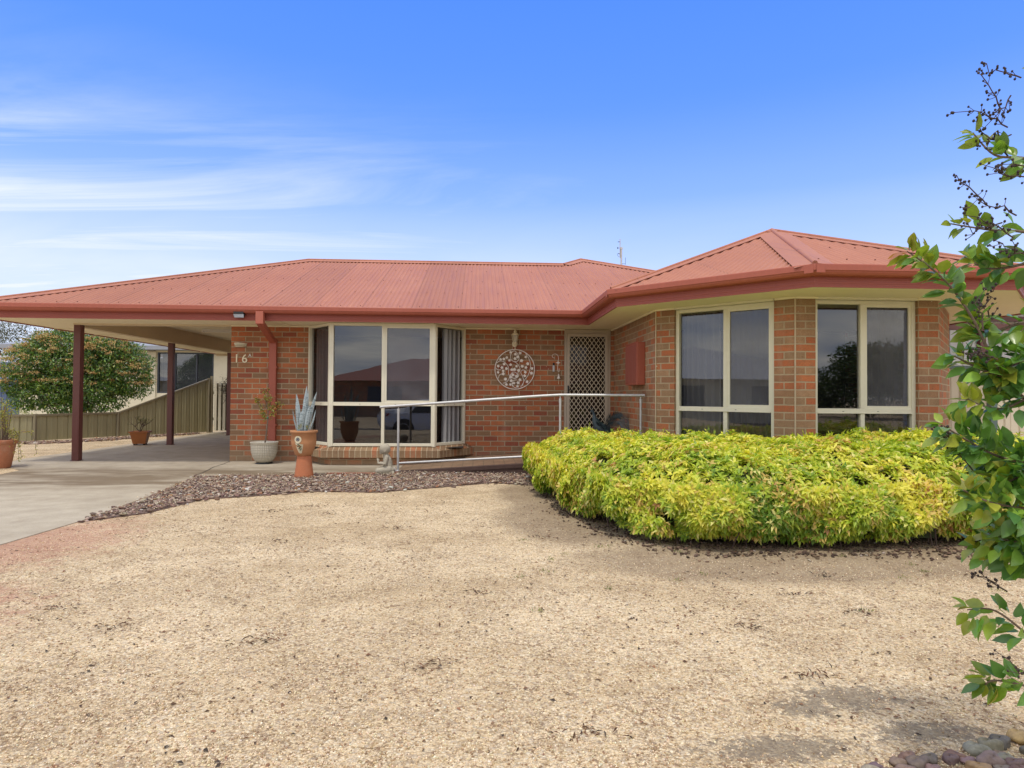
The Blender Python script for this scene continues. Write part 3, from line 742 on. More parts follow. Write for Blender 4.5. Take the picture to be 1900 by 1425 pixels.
s.box(5.88, 6.03, .074, .0775, 1.2, 2.0)
s.build('door_panel', simple('door_inset', (.03, .028, .03), .3), house)
s = MB(); s.box(5.612, 5.64, -.018, -.006, 1.13, 1.30); s.tube([(5.627, -.02, 1.225), (5.627, -.05, 1.225), (5.70, -.05, 1.225)], .008, 8)
s.lathe([(0, -.008), (.011, -.008), (.011, .008), (0, .008)], (5.627, -.022, 1.16), 10)
s.build('door_handle', M['black'], door)
# meter box on the porch side wall
s = MB(); s.box(6.295, 6.412, -2.06, -1.35, 1.285, 1.885); mb_ = s.build('meter_box', M['trim'], house, bevel=.008)
s = MB(); s.box(6.290, 6.2945, -2.02, -1.39, 1.32, 1.85); s.build('meter_box_door', metal_paint('box_red', (.30, .08, .055), .45), mb_)
s = MB(); s.box(6.288, 6.30, -2.05, -1.37, 1.872, 1.89); s.build('meter_box_hood', M['trim'], mb_)

# house number
def text_mesh(body, size, loc, name, m, parent, depth=.006):
    cu = bpy.data.curves.new(name, 'FONT'); cu.body = body; cu.size = size; cu.extrude = depth
    tmp = bpy.data.objects.new(name, cu); COL.objects.link(tmp)
    dg = bpy.context.evaluated_depsgraph_get(); me = bpy.data.meshes.new_from_object(tmp.evaluated_get(dg))
    bpy.data.objects.remove(tmp)
    me.transform(Matrix.Translation(Vector(loc)-ABS[parent]) @ Matrix.Rotation(PI/2, 4, 'X'))
    me.materials.clear(); return link(name, me, m, parent)
num = thing('house_number', (.2, 0, 1.7), 'brass house number 16A fixed to the brick corner by the carport', 'house number')
text_mesh('1', .20, (.045, -.012, 1.64), 'numeral', M['brass'], num); text_mesh('6', .20, (.175, -.012, 1.64), 'numeral', M['brass'], num)
text_mesh('A', .075, (.285, -.012, 1.735), 'letter', M['white'], num)
# lights
bl = thing('bulkhead_light', (.15, 0, 1.9), 'cream half round wall light above the house number', 'wall light')
s = MB(); n = 16
pts = [(-.105+.21*i/n, -.055*math.sin(PI*min(1, max(0, i/n)))**.5 if 0 < i < n else 0) for i in range(n+1)]
for (za, zb, k) in ((1.955, 1.962, 1.0), (1.915, 1.955, 1.0), (1.895, 1.915, .72)):
    kb = 1.0 if za > 1.9 else .7
    lo = [(.155+x*(k if za < 1.92 else 1)*(.85 if za < 1.92 else 1), -.004+y*2*(.6 if za < 1.92 else 1), za) for x, y in pts]; hi = [(.155+x, -.004+y*2, zb) for x, y in pts]
    s.add(lo+hi, [[i, i+1, n+2+i, n+1+i] for i in range(n)], smooth=True)
s.add([(.155+x, -.004+y*2, 1.962) for x, y in pts], [list(range(n+1))]); s.add([(.155+x*.85, -.004+y*1.2, 1.895) for x, y in pts][::-1], [list(range(n+1))])
s.build('light_shade', M['cream'], bl)
fl = thing('flood_light', (.45, -.85, 2.33), 'small solar floodlight with black housing fixed to the red fascia', 'floodlight')
s = MB(); s.box(.375, .525, -.935, -.836, 2.335, 2.372); s.box(.385, .515, -.90, -.836, 2.30, 2.335); s.build('light_housing', M['black'], fl, bevel=.004)
s = MB(); s.add([(.372, -.928, 2.333), (.528, -.928, 2.333), (.52, -.905, 2.285), (.38, -.905, 2.285)], [[0, 1, 2, 3]]); s.add([(.38, -.905, 2.285), (.52, -.905, 2.285), (.52, -.86, 2.285), (.38, -.86, 2.285)], [[0, 1, 2, 3]]); s.build('light_lens', simple('lens', (.45, .5, .58), .2), fl)
tl = thing('tube_light', (-1.2, 3.3, 2.5), 'white fluorescent tube light under the carport ceiling', 'tube light')
s = MB(); s.box(-1.85, -.62, 3.26, 3.32, 2.475, 2.505); s.build('batten', M['white'], tl)
s = MB(); s.tube([(-1.82, 3.29, 2.455), (-.65, 3.29, 2.455)], .014, 8); s.build('tube', M['white'], tl)
s = MB(); s.box(-1.86, -1.83, 3.27, 3.31, 2.44, 2.475); s.box(-.64, -.61, 3.27, 3.31, 2.44, 2.475); s.build_each('tube_holder', M['white'], tl)
ln = thing('wall_lantern', (4.71, 0, 2.05), 'cream coach lantern on the brick wall above the round wall art', 'wall lantern')
lx = 4.71
s = MB()
for k in range(6):
    a = 2*PI*k/6; s.tube([(lx+.032*math.cos(a), -.10+.032*math.sin(a), 2.02), (lx+.056*math.cos(a), -.10+.056*math.sin(a), 2.14)], .004, 5)
s.lathe([(.060, 2.138), (.064, 2.145), (.045, 2.17), (.018, 2.185), (.03, 2.195), (.03, 2.205), (.01, 2.22), (.012, 2.235), (0, 2.24)], (lx, -.10, 0), 12)
s.lathe([(0, 1.995), (.018, 2.0), (.036, 2.018), (.036, 2.024), (0, 2.026)], (lx, -.10, 0), 12); s.build('lantern_cage', M['brass'], ln)
s = MB(); s.lathe([(.028, 2.025), (.05, 2.138)], (lx, -.10, 0), 6, smooth=False); s.build('lantern_glass', M['lampglass'], ln)
s = MB(); s.tube([(lx, -.02, 1.99), (lx, -.06, 1.95), (lx, -.09, 1.95), (lx, -.10, 1.99)], .008, 8); s.tube([(lx, -.10, 2.0), (lx, -.10, 1.93)], [.012, .006], 8); s.ball((lx, -.10, 1.915), .012)
s.add([], []); 
R9 = Matrix.Rotation(PI/2, 3, 'X'); s.ball((lx, -.008, 2.0), .052, (.9, 1.1, .22), 14, R9)
s.build('lantern_bracket', M['brass'], ln)

# round floral wall art
art = thing('round_wall_art', (4.712, 0, 1.566), 'round white metal wall art with curling vines and many small blossoms on brick', 'wall art')
cx, cz, k = 4.712, 1.566, .335/336.
def az(x, y): return (cx+(x-898)*k, -.03, cz-(y-1003)*k)
s = MB(); s.tube([(cx+.335*math.cos(a), -.03, cz+.335*math.sin(a)) for a in np.linspace(0, 2*PI, 65)], .0075, 8, cap=False); s.build('ring', M['artmetal'], art)
def smoothpts(P, n=6):
    P = [Vector(p) for p in P]; out = []
    for i in range(len(P)-1):
        a = P[max(i-1, 0)]; b = P[i]; c = P[i+1]; d = P[min(i+2, len(P)-1)]
        for j in range(n):
            t = j/n; out.append(.5*((2*b)+(c-a)*t+(2*a-5*b+4*c-d)*t*t+(3*b-a-3*c+d)*t**3))
    out.append(P[-1]); return out
curls = [[(875, 870), (940, 865), (970, 800), (930, 720), (880, 690), (830, 740), (835, 840), (920, 890), (970, 950), (985, 1010), (950, 1060), (960, 1120), (910, 1155), (850, 1140), (820, 1090)],
 [(1080, 730), (1140, 830), (1165, 940), (1130, 1090), (1060, 1190), (1030, 1280)], [(590, 900), (640, 865), (720, 880), (790, 970), (790, 1070), (810, 1130), (770, 1210), (700, 1240)],
 [(620, 1160), (640, 1100), (680, 1080)], [(1100, 1050), (1040, 1010), (1000, 1050), (1030, 1120), (1050, 1210), (1000, 1300)], [(575, 980), (610, 1015), (660, 1010)],
 [(850, 1230), (880, 1300), (930, 1320)], [(820, 1110), (850, 1060), (900, 1050), (945, 1090), (940, 1140), (880, 1160)], [(860, 1290), (870, 1200), (930, 1180)]]
s = MB()
for c in curls: s.tube(smoothpts([az(*q) for q in c], 5), .0055, 6)
s.build('vine', M['artmetal'], art)
fls = [(825,715),(905,745),(985,725),(1080,790),(760,805),(655,835),(710,830),(805,850),(900,820),(945,790),(1010,855),(1115,905),(825,925),(715,915),(615,950),(680,975),(755,990),(925,950),(1022,950),(1085,970),(1190,985),(1180,1065),(1075,1050),(1065,1110),(960,1020),(890,1005),(845,1010),(700,1030),(612,1055),(700,1080),(865,1095),(925,1120),(830,1135),(740,1170),(835,1195),(885,1235),(985,1180),(955,1230),(1105,1210),(825,1260),(755,1260),(945,1290)]
for (fx, fy) in fls:
    s = MB(); c = az(fx, fy); r0 = random.uniform(.023, .029); ph = random.random()*2
    for q in range(5):
        a = 2*PI*q/5+ph; d = Vector((math.cos(a), 0, math.sin(a))); e = Vector((-math.sin(a), 0, math.cos(a))); o = Vector((c[0], -.037, c[2]))
        pts = [o, o+d*r0*.45+e*r0*.34, o+d*r0*.95+e*r0*.30, o+d*r0*1.02, o+d*r0*.95-e*r0*.30, o+d*r0*.45-e*r0*.34]
        pts = [p+Vector((0, -.006*((p-o).length/r0), 0)) for p in pts]
        s.add(pts, [[0, 1, 2, 3, 4, 5]])
    s.ball((c[0], -.041, c[2]), r0*.2, seg=6); s.build('blossom', M['artmetal'], art)
# wind bell on scroll hook, and small gauge
wb = thing('hanging_bell', (5.41, 0, 1.6), 'small white metal bell hanging from a curled wall hook beside the door', 'bell')
k2 = .335/336.; 
def bz(x, y): return (4.712+(x-898)*k2, -.035, 1.566-(y-1003)*k2)
s = MB(); s.tube(smoothpts([bz(1575, 805), (bz(1540, 790)), bz(1535, 755), bz(1575, 735), bz(1620, 750), bz(1640, 800), bz(1632, 880), bz(1628, 960), bz(1632, 1020), bz(1650, 1035), bz(1655, 980)], 5), .0045, 6)
c = Vector(bz(1633, 883)); s.add([c+Vector((.045, -.008, 0)), c+Vector((.01, -.008, .01)), c+Vector((0, -.008, .05)), c+Vector((-.01, -.008, .01)), c+Vector((-.045, -.008, 0)), c+Vector((-.01, -.008, -.012)), c+Vector((0, -.008, -.05)), c+Vector((.01, -.008, -.012))], [[0, 1, 2, 3, 4, 5, 6, 7]])
s.build('hook', M['artmetal'], wb)
s = MB(); c = bz(1645, 1110); s.lathe([(0, .035), (.008, .034), (.012, .02), (.018, -.01), (.028, -.04), (.031, -.045)], c, 14); s.build('bell', M['artmetal'], wb)
s = MB(); s.tube([bz(1645, 1040), bz(1645, 1080)], .002, 5); s.tube([bz(1645, 1140), bz(1645, 1250)], .004, 5); s.build_each('clapper', M['brass'], wb, per=3)
gz = thing('door_chime', (5.375, 0, 1.58), 'tiny black and silver gauge on the brick beside the hanging bell', 'gauge')
s = MB(); c = bz(1560, 905); s.lathe([(0, .02), (.014, .018), (.016, 0), (.014, -.02), (0, -.02)], c, 10); s.build('gauge_cap', M['black'], gz)
s = MB(); c = bz(1560, 980); s.box(c[0]-.017, c[0]+.017, -.03, -.005, c[2]-.055, c[2]+.055); s.build('gauge_body', M['steel'], gz, bevel=.003)

# antenna
an = thing('tv_antenna', (7.17, 3.2, 3.9), 'thin grey television antenna mast behind the roof ridge', 'antenna')
s = MB(); s.tube([(7.20, 3.0, 3.75), (7.20, 3.0, 4.36)], .02, 8); s.tube([(7.17, 3.0, 4.15), (7.17, 3.0, 4.56)], .010, 6); s.box(7.175, 7.225, 2.98, 3.02, 4.34, 4.38); s.build('mast', M['steel'], an)
s = MB()
for z, y in ((4.50, 0), (4.24, 0)): s.tube([(7.17, 3, z), (7.12, 3, z)], .007, 6)
s.tube(smoothpts([(7.12, 3, 4.24), (7.115, 3, 4.20), (7.15, 3, 4.17)], 4), .003, 5); s.ball((7.12, 3, 4.365), .016, (.8, 1, 1.3), 8); s.tube([(7.29, 3, 4.0), (7.29, 3, 4.16)], .004, 5); s.tube([(7.17, 3, 4.365), (7.12, 3, 4.365)], .003, 5)
s.tube([(7.20, 3, 4.02), (7.29, 3, 4.02)], .004, 5)
s.build('antenna_element', M['black'], an)

# ---------------------------------------------------------------------- ramp
rz = lambda x: 0.0 if x < 2.92 else min(.185, (x-2.92)*.077)
ramp = MB()
RF = lambda x: -1.50-(x-2.92)*.145
ramp.quad((2.92, RF(2.92), rz(2.92)+.014), (5.32, RF(5.32), .199), (5.32, 0, .199), (2.92, 0, .014)); ramp.quad((5.32, RF(5.32), .199), (6.412, -2.32, .199), (6.412, 0, .199), (5.32, 0, .199))
rampo = ramp.build('brick_ramp', M['paver']); rampo['label'] = 'dark red paved access ramp rising to the front door'; rampo['category'] = 'ramp'
s = MB(); a0 = RF(2.92); a1 = RF(5.32)
s.quad((2.92, a0-.001, -.05), (5.32, a1-.001, -.05), (5.32, a1-.001, .198), (2.92, a0-.001, .013)); s.quad((5.32, a1-.001, -.05), (6.412, -2.321, -.05), (6.412, -2.321, .198), (5.32, a1-.001, .198))
s.quad((2.92, a0-.015, .017), (5.32, a1-.015, .202), (5.32, a1+.08, .204), (2.92, a0+.08, .019)); s.quad((2.92, a0-.015, -.03), (5.32, a1-.015, .15), (5.32, a1-.015, .202), (2.92, a0-.015, .017))
s.build('ramp_edge', simple('edge_paver', (.075, .042, .034), .85, .25, 15, .3), rampo)
hr = thing('handrail', (2.94, -1.4, 0), 'silver tubular metal handrail along the brick ramp to the front door', 'handrail')
ya = -1.42; yb = -1.75; yc = -2.13; xb = 5.268; xc = 6.335
s = MB(); s.tube([(2.665, ya+.03, .942), (5.0, yb+.04, 1.121), (xb, yb, 1.137), (xc+.05, yc-.02, 1.138)], .0195, 12); s.build('top_rail', M['steel'], hr)
s = MB(); s.tube([(2.955, ya, .128), (xb-.02, yb, .285)], .0165, 10); s.build('lower_rail', M['steel'], hr)
s = MB(); s.tube([(xb+.02, yb, .285), (xc-.02, yc, .30)], .0165, 10); s.build('lower_rail', M['steel'], hr)
for (x, Y) in ((2.938, ya), (xb, yb), (xc, yc)):
    zt = .942+(x-2.66)*.075-.012 if x < 5 else 1.118
    z0 = rz(x)+.0145
    s = MB(); s.tube([(x, Y, z0), (x, Y, zt-.04)], .0175, 12); s.tube([(x, Y, zt-.06), (x, Y, zt)], .010, 8); s.lathe([(0, .008), (.042, .008), (.042, 0)], (x, Y, z0+.001), 14); s.lathe([(.0215, -.03), (.0215, .03)], (x, Y, zt-.06), 10)
    s.build('rail_post', M['steel'], hr)


# -------------------------------------------------------------- potted plants
def pot_shell(prof, c, name, m, parent, seg=28, rim_in=.012):
    s = MB(); s.lathe(prof, c, seg); r, z = prof[-1]; s.lathe([(r, z), (r-rim_in, z), (r-rim_in*1.5, z-.07)], c, seg)
    s.lathe([(0, prof[0][1]), (prof[0][0], prof[0][1])], c, seg)
    return s.build(name, m, parent)
def soil(c, r, z, parent):
    s = MB(); s.lathe([(r, z), (r*.5, z+.012), (0, z+.015)], c, 18); return s.build('soil', M['soil'], parent)
# white dimpled pot with a jade sapling
wp = thing('potted_plant', (.69, -.40, 0), 'dimpled white bowl pot with a thin bare stemmed succulent against the downpipe', 'potted plant')
t = NT('dimpled_white'); uv = t.n('ShaderNodeTexCoord').outputs['Object']; sp = t.n('ShaderNodeSeparateXYZ'); t.l(uv, sp.inputs[0])
ang = t.math('MULTIPLY', t.math('ARCTAN2', sp.outputs[1], sp.outputs[0]), 46/(2)); zz = t.math('MULTIPLY', sp.outputs[2], 2*PI/.026)
hh = t.math('MULTIPLY', t.math('SINE', ang), t.math('SINE', zz)); hh2 = t.math('MULTIPLY', t.math('ABSOLUTE', t.math('SINE', ang)), t.math('ABSOLUTE', t.math('SINE', t.math('MULTIPLY', zz, .5))))
msk = t.math('LESS_THAN', sp.outputs[2], .325)
cc = t.mix(t.math('MULTIPLY', t.ramp(hh2, [(.35, 1), (.7, 0)]), t.math('MULTIPLY', msk, .55)), (.62, .58, .48), (.20, .17, .12))
M['dimple'] = t.done(t.bsdf(cc, .5, t.bump(hh2, .8, .006)))
c0 = (.69, -.40, 0)
pot_shell([(.10, .035), (.135, .055), (.175, .12), (.198, .20), (.204, .30), (.206, .335), (.214, .34), (.214, .358)], c0, 'pot', M['dimple'], wp, 40)
s = MB(); s.lathe([(0, .03), (.12, .032), (.13, .022), (.13, .012)], c0, 20)
for k in range(5): a = 2*PI*k/5+.3; s.ball((c0[0]+.105*math.cos(a), c0[1]+.105*math.sin(a), .021), .02, seg=8)
s.build('plant_caddy', M['black'], wp); soil(c0, .195, .325, wp)
s = MB(); stem = smoothpts([(.70, -.40, .33), (.715, -.40, .45), (.735, -.41, .62), (.745, -.41, .78), (.73, -.41, .92), (.70, -.40, 1.02)], 4)
s.tube(stem, list(np.linspace(.013, .006, len(stem))), 7)
tips = []
for (a, b) in (((.745, -.41, .74), (.60, -.42, 1.00)), ((.745, -.41, .80), (.80, -.43, 1.08)), ((.735, -.41, .86), (.90, -.43, .98)), ((.74, -.41, .83), (.68, -.40, 1.17)), ((.735, -.41, .9), (.74, -.39, 1.20)), ((.745, -.41, .72), (.64, -.44, .84)), ((.745, -.41, .7), (.83, -.42, .84)), ((.60, -.42, 1.0), (.57, -.42, 1.04)), ((.745, -.41, .76), (.96, -.43, .955))):
    a = Vector(a); b = Vector(b); mid = (a+b)/2+Vector((0, 0, -.03)); pts = smoothpts([a, mid, b], 4); s.tube(pts, list(np.linspace(.006, .003, len(pts))), 5); tips += pts[3:]
s.build('stem', M['bark'], wp)
s = MB(); s.tube([(.735, -.41, .74), (.752, -.41, .745)], .016, 8); s.build('plant_tie', simple('green_tie', (.05, .2, .12), .6), wp)
n = 520; P = np.array([tips[random.randrange(len(tips))] for _ in range(n)])+rng.normal(size=(n, 3))*.018
scatter_mesh('foliage', P, unit(n)+[0, 0, .4], unit(n), rng.uniform(.024, .044, n), rng.uniform(.015, .026, n), pick(n, [(.30, .33, .06), (.45, .42, .10), (.5, .22, .07), (.22, .27, .06)]), M['leaf_gloss'], wp)

# terracotta pedestal + pot with snake plant
pc = (1.771, -2.10, 0)
s = MB(); s.lathe([(0, 0), (.128, 0), (.122, .05), (.104, .18), (.094, .28), (.092, .30), (0, .30)], pc, 32)
# slits of the chimney-like pedestal
po = s.build('pedestal', M['terracotta']); tag(po, 'plain tapered terracotta pedestal standing in the stone chips', 'pedestal')
tp = thing('potted_plant', (1.763, -2.10, .30), 'terracotta pot with a blue flower emblem and tall grey snake plant leaves', 'potted plant')
pc2 = (1.763, -2.10, .3005)
pot_shell([(.092, 0), (.112, .012), (.128, .06), (.143, .10), (.158, .14), (.163, .19), (.160, .30), (.176, .308), (.182, .322), (.176, .338)], pc2, 'pot', M['terracotta_pale'], tp, 40, .018)
soil(pc2, .155, .31, tp)
# blue flower emblem plaque, wrapped on the pot face
def wrap(u, z, lift=.004):
    r = float(np.interp(z, [0, .012, .06, .10, .14, .19, .30], [.092, .112, .128, .143, .158, .163, .160]))+lift
    a = -PI/2+u/.16; return (pc2[0]+r*math.cos(a), pc2[1]+r*math.sin(a), pc2[2]+z)
def patchdisc(mb, u0, z0, ru, rz_, lift, n=20):
    mb.add([wrap(u0+ru*math.cos(2*PI*i/n), z0+rz_*math.sin(2*PI*i/n), lift) for i in range(n)], [list(range(n))])
s = MB(); 
pl = [(-.045, .20), (-.03, .22), (.02, .245), (.028, .06), (.005, .018), (-.02, .02)]
for (u0, z0, ru, rz_) in ((-.035, .225, .047, .047), ): patchdisc(s, u0, z0, ru, rz_, .005, 24)
s.add([wrap(-.075, .185, .005), wrap(-.055, .10, .005), wrap(-.04, .05, .005), wrap(-.02, .037, .005), wrap(.01, .04, .005), wrap(.022, .08, .005), wrap(.035, .16, .005), wrap(-.0, .165, .005), wrap(-.03, .18, .005)], [list(range(9))])
s.build('emblem', simple('emblem_cream', (.66, .60, .42), .5), tp)
s = MB()
for q in range(8):
    a = 2*PI*q/8; patchdisc(s, -.035+.019*math.cos(a), .226+.019*math.sin(a), .0065, .0065, .008, 8)
patchdisc(s, -.035, .226, .009, .009, .008, 10); s.build('emblem_flower', simple('emblem_blue', (.03, .05, .12), .4), tp)
s = MB()
for (u, z) in ((-.03, .16), (-.015, .145), (-.035, .135), (-.01, .12), (.004, .128), (-.02, .105), (.006, .10), (-.005, .085)): patchdisc(s, u, z, .010, .007, .008, 7)
s.build('emblem_stem', simple('emblem_green', (.02, .09, .05), .4), tp)
t = NT('snake_leaf'); uv = t.n('ShaderNodeUVMap').outputs[0]; sp = t.n('ShaderNodeSeparateXYZ'); t.l(uv, sp.inputs[0]); p = t.pos(); s3 = t.n('ShaderNodeSeparateXYZ'); t.l(p, s3.inputs[0])
nb = t.noise(t.map(p, (14, 14, 55)), 1, 4, .7, .8); cc = t.ramp(nb, [(.40, (.14, .19, .20)), (.50, (.36, .42, .44)), (.65, (.30, .37, .38))])
M['snake'] = t.done(t.bsdf(cc, .45))
def blade(mb, base, tip, w, bend, curlx=.25):
    base = Vector(base); tip = Vector(tip); d = tip-base; side = d.cross(Vector((0, -1, 0))).normalized(); nrm = side.cross(d).normalized(); K = 12; rows = []
    for i in range(K+1):
        u = i/K; c = base+d*u+nrm*bend*math.sin(PI*u)*.5+side*bend*.4*math.sin(PI*u); ww = w*(.55+.45*math.sin(min(1, u*1.7)*PI/2))*(1-max(0, (u-.5)/.5)**1.8)
        rows.append([c-side*ww/2, c+nrm*ww*curlx, c+side*ww/2])
    for i in range(K):
        for j in range(2): mb.add([rows[i][j], rows[i][j+1], rows[i+1][j+1], rows[i+1][j]], [[0, 1, 2, 3]], smooth=True)
for (bx, tx, tz, w_, by, be) in ((1.70, 1.665, 1.13, .056, -2.12, .02), (1.75, 1.795, 1.245, .058, -2.10, .0), (1.80, 1.935, 1.165, .045, -2.12, -.03), (1.78, 1.915, 1.145, .040, -2.06, -.02), (1.72, 1.79, 1.08, .05, -2.15, .03), (1.79, 1.85, .99, .048, -2.16, 0), (1.69, 1.61, .93, .018, -2.1, -.05), (1.82, 1.92, .92, .018, -2.12, .05), (1.74, 1.74, .90, .045, -2.17, 0), (1.77, 1.80, 1.20, .03, -2.04, 0)):
    s = MB(); blade(s, (bx, by, .60), (tx, by, tz), w_*1.15, be); s.build('leaf_blade', M['snake'], tp)
n = 40; P = np.array([(1.73, -2.18, .69)]*20+[(1.82, -2.18, .68)]*20)+rng.normal(size=(n, 3))*.01
scatter_mesh('succulent', P, unit(n)+[0, 0, .3], unit(n), rng.uniform(.02, .045, n), rng.uniform(.006, .01, n), pick(n, [(.3, .3, .06), (.5, .3, .08), (.15, .25, .08)]), M['leaf'], tp)

# big faded pot at the left edge with trailing plant
bp = thing('potted_plant', (-2.99, -.95, 0), 'large faded terracotta pot with sprawling yellow green succulent at the driveway edge', 'potted plant')
c1 = (-2.99, -.95, 0)
pot_shell([(.135, 0), (.15, .02), (.195, .30), (.205, .36), (.225, .365), (.228, .41), (.222, .42)], c1, 'pot', M['oldpot'], bp, 32, .02); soil(c1, .2, .39, bp)
s = MB(); tips = []
for i in range(34):
    a = random.uniform(0, 2*PI); up = random.uniform(.1, .62) if i < 20 else random.uniform(-.02, .12); out = random.uniform(.05, .30) if i < 20 else random.uniform(.28, .42)
    b = Vector((c1[0]+.1*math.cos(a), c1[1]+.1*math.sin(a), .40)); e = Vector((c1[0]+out*math.cos(a), c1[1]+out*math.sin(a), .42+up))
    pts = [b, (b+e)/2+Vector((0, 0, .08)), e]
    if i >= 20: pts.append(e+Vector((.06*math.cos(a), .06*math.sin(a), random.uniform(-.40, -.12))))
    pts = smoothpts(pts, 5); s.tube(pts, list(np.linspace(.006, .0025, len(pts))), 5); tips += pts[3:]
s.build('stem', M['bark'], bp)
n = 1500; P = np.array([tips[random.randrange(len(tips))] for _ in range(n)])+rng.normal(size=(n, 3))*.016
scatter_mesh('foliage', P, unit(n)+[0, 0, .4], unit(n), rng.uniform(.016, .032, n), rng.uniform(.011, .018, n), pick(n, [(.36, .38, .07), (.50, .48, .12), (.22, .28, .05), (.42, .30, .08)]), M['leaf'], bp)
# square glazed pot with twiggy shrub under the carport
sp_ = thing('potted_plant', (-3.17, 3.40, 0), 'square orange glazed pot on feet with a twiggy sparse shrub beside the carport', 'potted plant')
c2 = (-3.17, 3.40, 0)
s = MB(); s.lathe([(.165, .035), (.235, .27), (.262, .272), (.268, .30), (.24, .302), (.22, .26), (0, .26)], c2, 4, smooth=False, rot=PI/4+.25); s.lathe([(0, .035), (.165, .035)], c2, 4, smooth=False, rot=PI/4+.25); s.build('pot', M['rustpot'], sp_)
s = MB()
for k in range(4): a = PI/4+.25+k*PI/2; s.ball((c2[0]+.13*math.cos(a), c2[1]+.13*math.sin(a), .019), .022, seg=8)
s.build_each('pot_foot', M['tyre'], sp_)
s = MB(); tips = []
def branch(mb, p, d, L, r, lvl, tips, spread=.7, up=.2):
    pts = [p]; q = Vector(p); dd = Vector(d).normalized()
    for i in range(4):
        dd = (dd+Vector((random.gauss(0, .14), random.gauss(0, .14), random.gauss(0, .12)+.03))).normalized(); q = q+dd*L/4; pts.append(tuple(q))
    mb.tube(pts, list(np.linspace(r, r*.55, 5)), 5 if lvl < 2 else 4, cap=False)
    if lvl >= 3: tips += [Vector(x) for x in pts[1:]]; return
    for i in range(3):
        b = Vector(pts[random.choice((2, 3, 4))]); nd = (dd+Vector((random.gauss(0, spread), random.gauss(0, spread), random.gauss(0, spread*.6)+up))).normalized()
        branch(mb, tuple(b), nd, L*.68, r*.6, lvl+1, tips, spread, up)
    if lvl == 2: tips += [Vector(x) for x in pts[2:]]
for d in ((-.5, 0, 1), (.3, .1, 1), (-.1, -.3, 1)): branch(s, (c2[0], c2[1], .27), d, .21, .010, 0, tips)
s.build('stem', M['twig'], sp_)
n = 260; P = np.array([tips[random.randrange(len(tips))] for _ in range(n)])+rng.normal(size=(n, 3))*.008
scatter_mesh('foliage', P, unit(n)+[0, 0, .4], unit(n), rng.uniform(.012, .026, n), rng.uniform(.008, .014, n), pick(n, [(.16, .18, .07), (.25, .26, .10)]), M['leaf'], sp_)
s = MB(); 

# kneeling praying child monk statue, facing left along the path
st = thing('monk_statue', (2.79, -1.72, 0), 'small weathered stone figure of a kneeling bald child with hands pressed in prayer', 'statue')
s = MB(); ox, oy, oz = 2.79, -1.72, .012
def el(x, y, z, r, sc=(1, 1, 1), rot=None): s.ball((ox+x, oy+y, oz+z), r, sc, 16, rot)
def cap_(a, b, ra, rb, n=9):
    for i in range(n):
        u = i/(n-1); q = Vector(a).lerp(Vector(b), u); el(q.x, q.y, q.z, ra+(rb-ra)*u)
cap_((.045, 0, .07), (.035, 0, .19), .072, .060); cap_((.035, 0, .19), (.012, 0, .265), .058, .034)        # torso, neck
el(.0, 0, .348, .076, (1.05, .93, 1.02)); el(-.018, 0, .322, .056, (1, .92, .9)); el(-.02, .03, .31, .028); el(-.02, -.03, .31, .028)
el(-.070, 0, .320, .011); el(-.066, 0, .298, .013, (.8, 1.5, .7)); el(-.056, 0, .283, .016, (1, 1.2, .8)); el(.012, -.064, .325, .018, (1, .45, 1.5)); el(.012, .064, .325, .018, (1, .45, 1.5))
for sy in (-1, 1):
    el(-.058, sy*.026, .338, .012, (.7, 1.3, .6)); el(-.062, sy*.026, .352, .010, (.7, 1.8, .5))
    cap_((.035, sy*.055, .235), (.015, sy*.085, .145), .030, .025); cap_((.015, sy*.085, .145), (-.085, sy*.018, .150), .025, .017)
    cap_((-.085, sy*.012, .150), (-.098, sy*.009, .185), .015, .013)
    for k in range(4): cap_((-.100+.006*k, sy*.007, .18), (-.112+.008*k, sy*.005, .215-.004*abs(k-1)), .0065, .005, 5)
    cap_((-.088, sy*.012, .175), (-.080, sy*.006, .198), .007, .005, 4)
    cap_((.06, sy*.045, .06), (-.085, sy*.065, .045), .055, .042); cap_((-.085, sy*.068, .036), (.085, sy*.060, .030), .034, .026); el(.11, sy*.055, .022, .024, (1.5, .9, .8))
el(.075, 0, .05, .07, (1, 1.2, .75))
sb = s.build('body', M['stone'], st)
rm = sb.modifiers.new('remesh', 'REMESH'); rm.mode = 'VOXEL'; rm.voxel_size = .0045; rm.use_smooth_shade = True
sm_ = sb.modifiers.new('smooth', 'SMOOTH'); sm_.iterations = 4; sm_.factor = .5
s = MB(); s.prism([(ox-.13, oy-.11), (ox+.14, oy-.11), (ox+.15, oy+.10), (ox-.12, oy+.11)], .0125, .022); s.build('statue_base', M['stone'], st)
rk = MB(); rk.ball((2.905, -1.66, .045), .06, (.55, .5, .85), 8); ro = rk.build('white_rock', simple('white_rock', (.6, .58, .6), .8, .2, 30, .4)); tag(ro, 'jagged white quartz rock leaning between the statue and the rail post', 'rock')

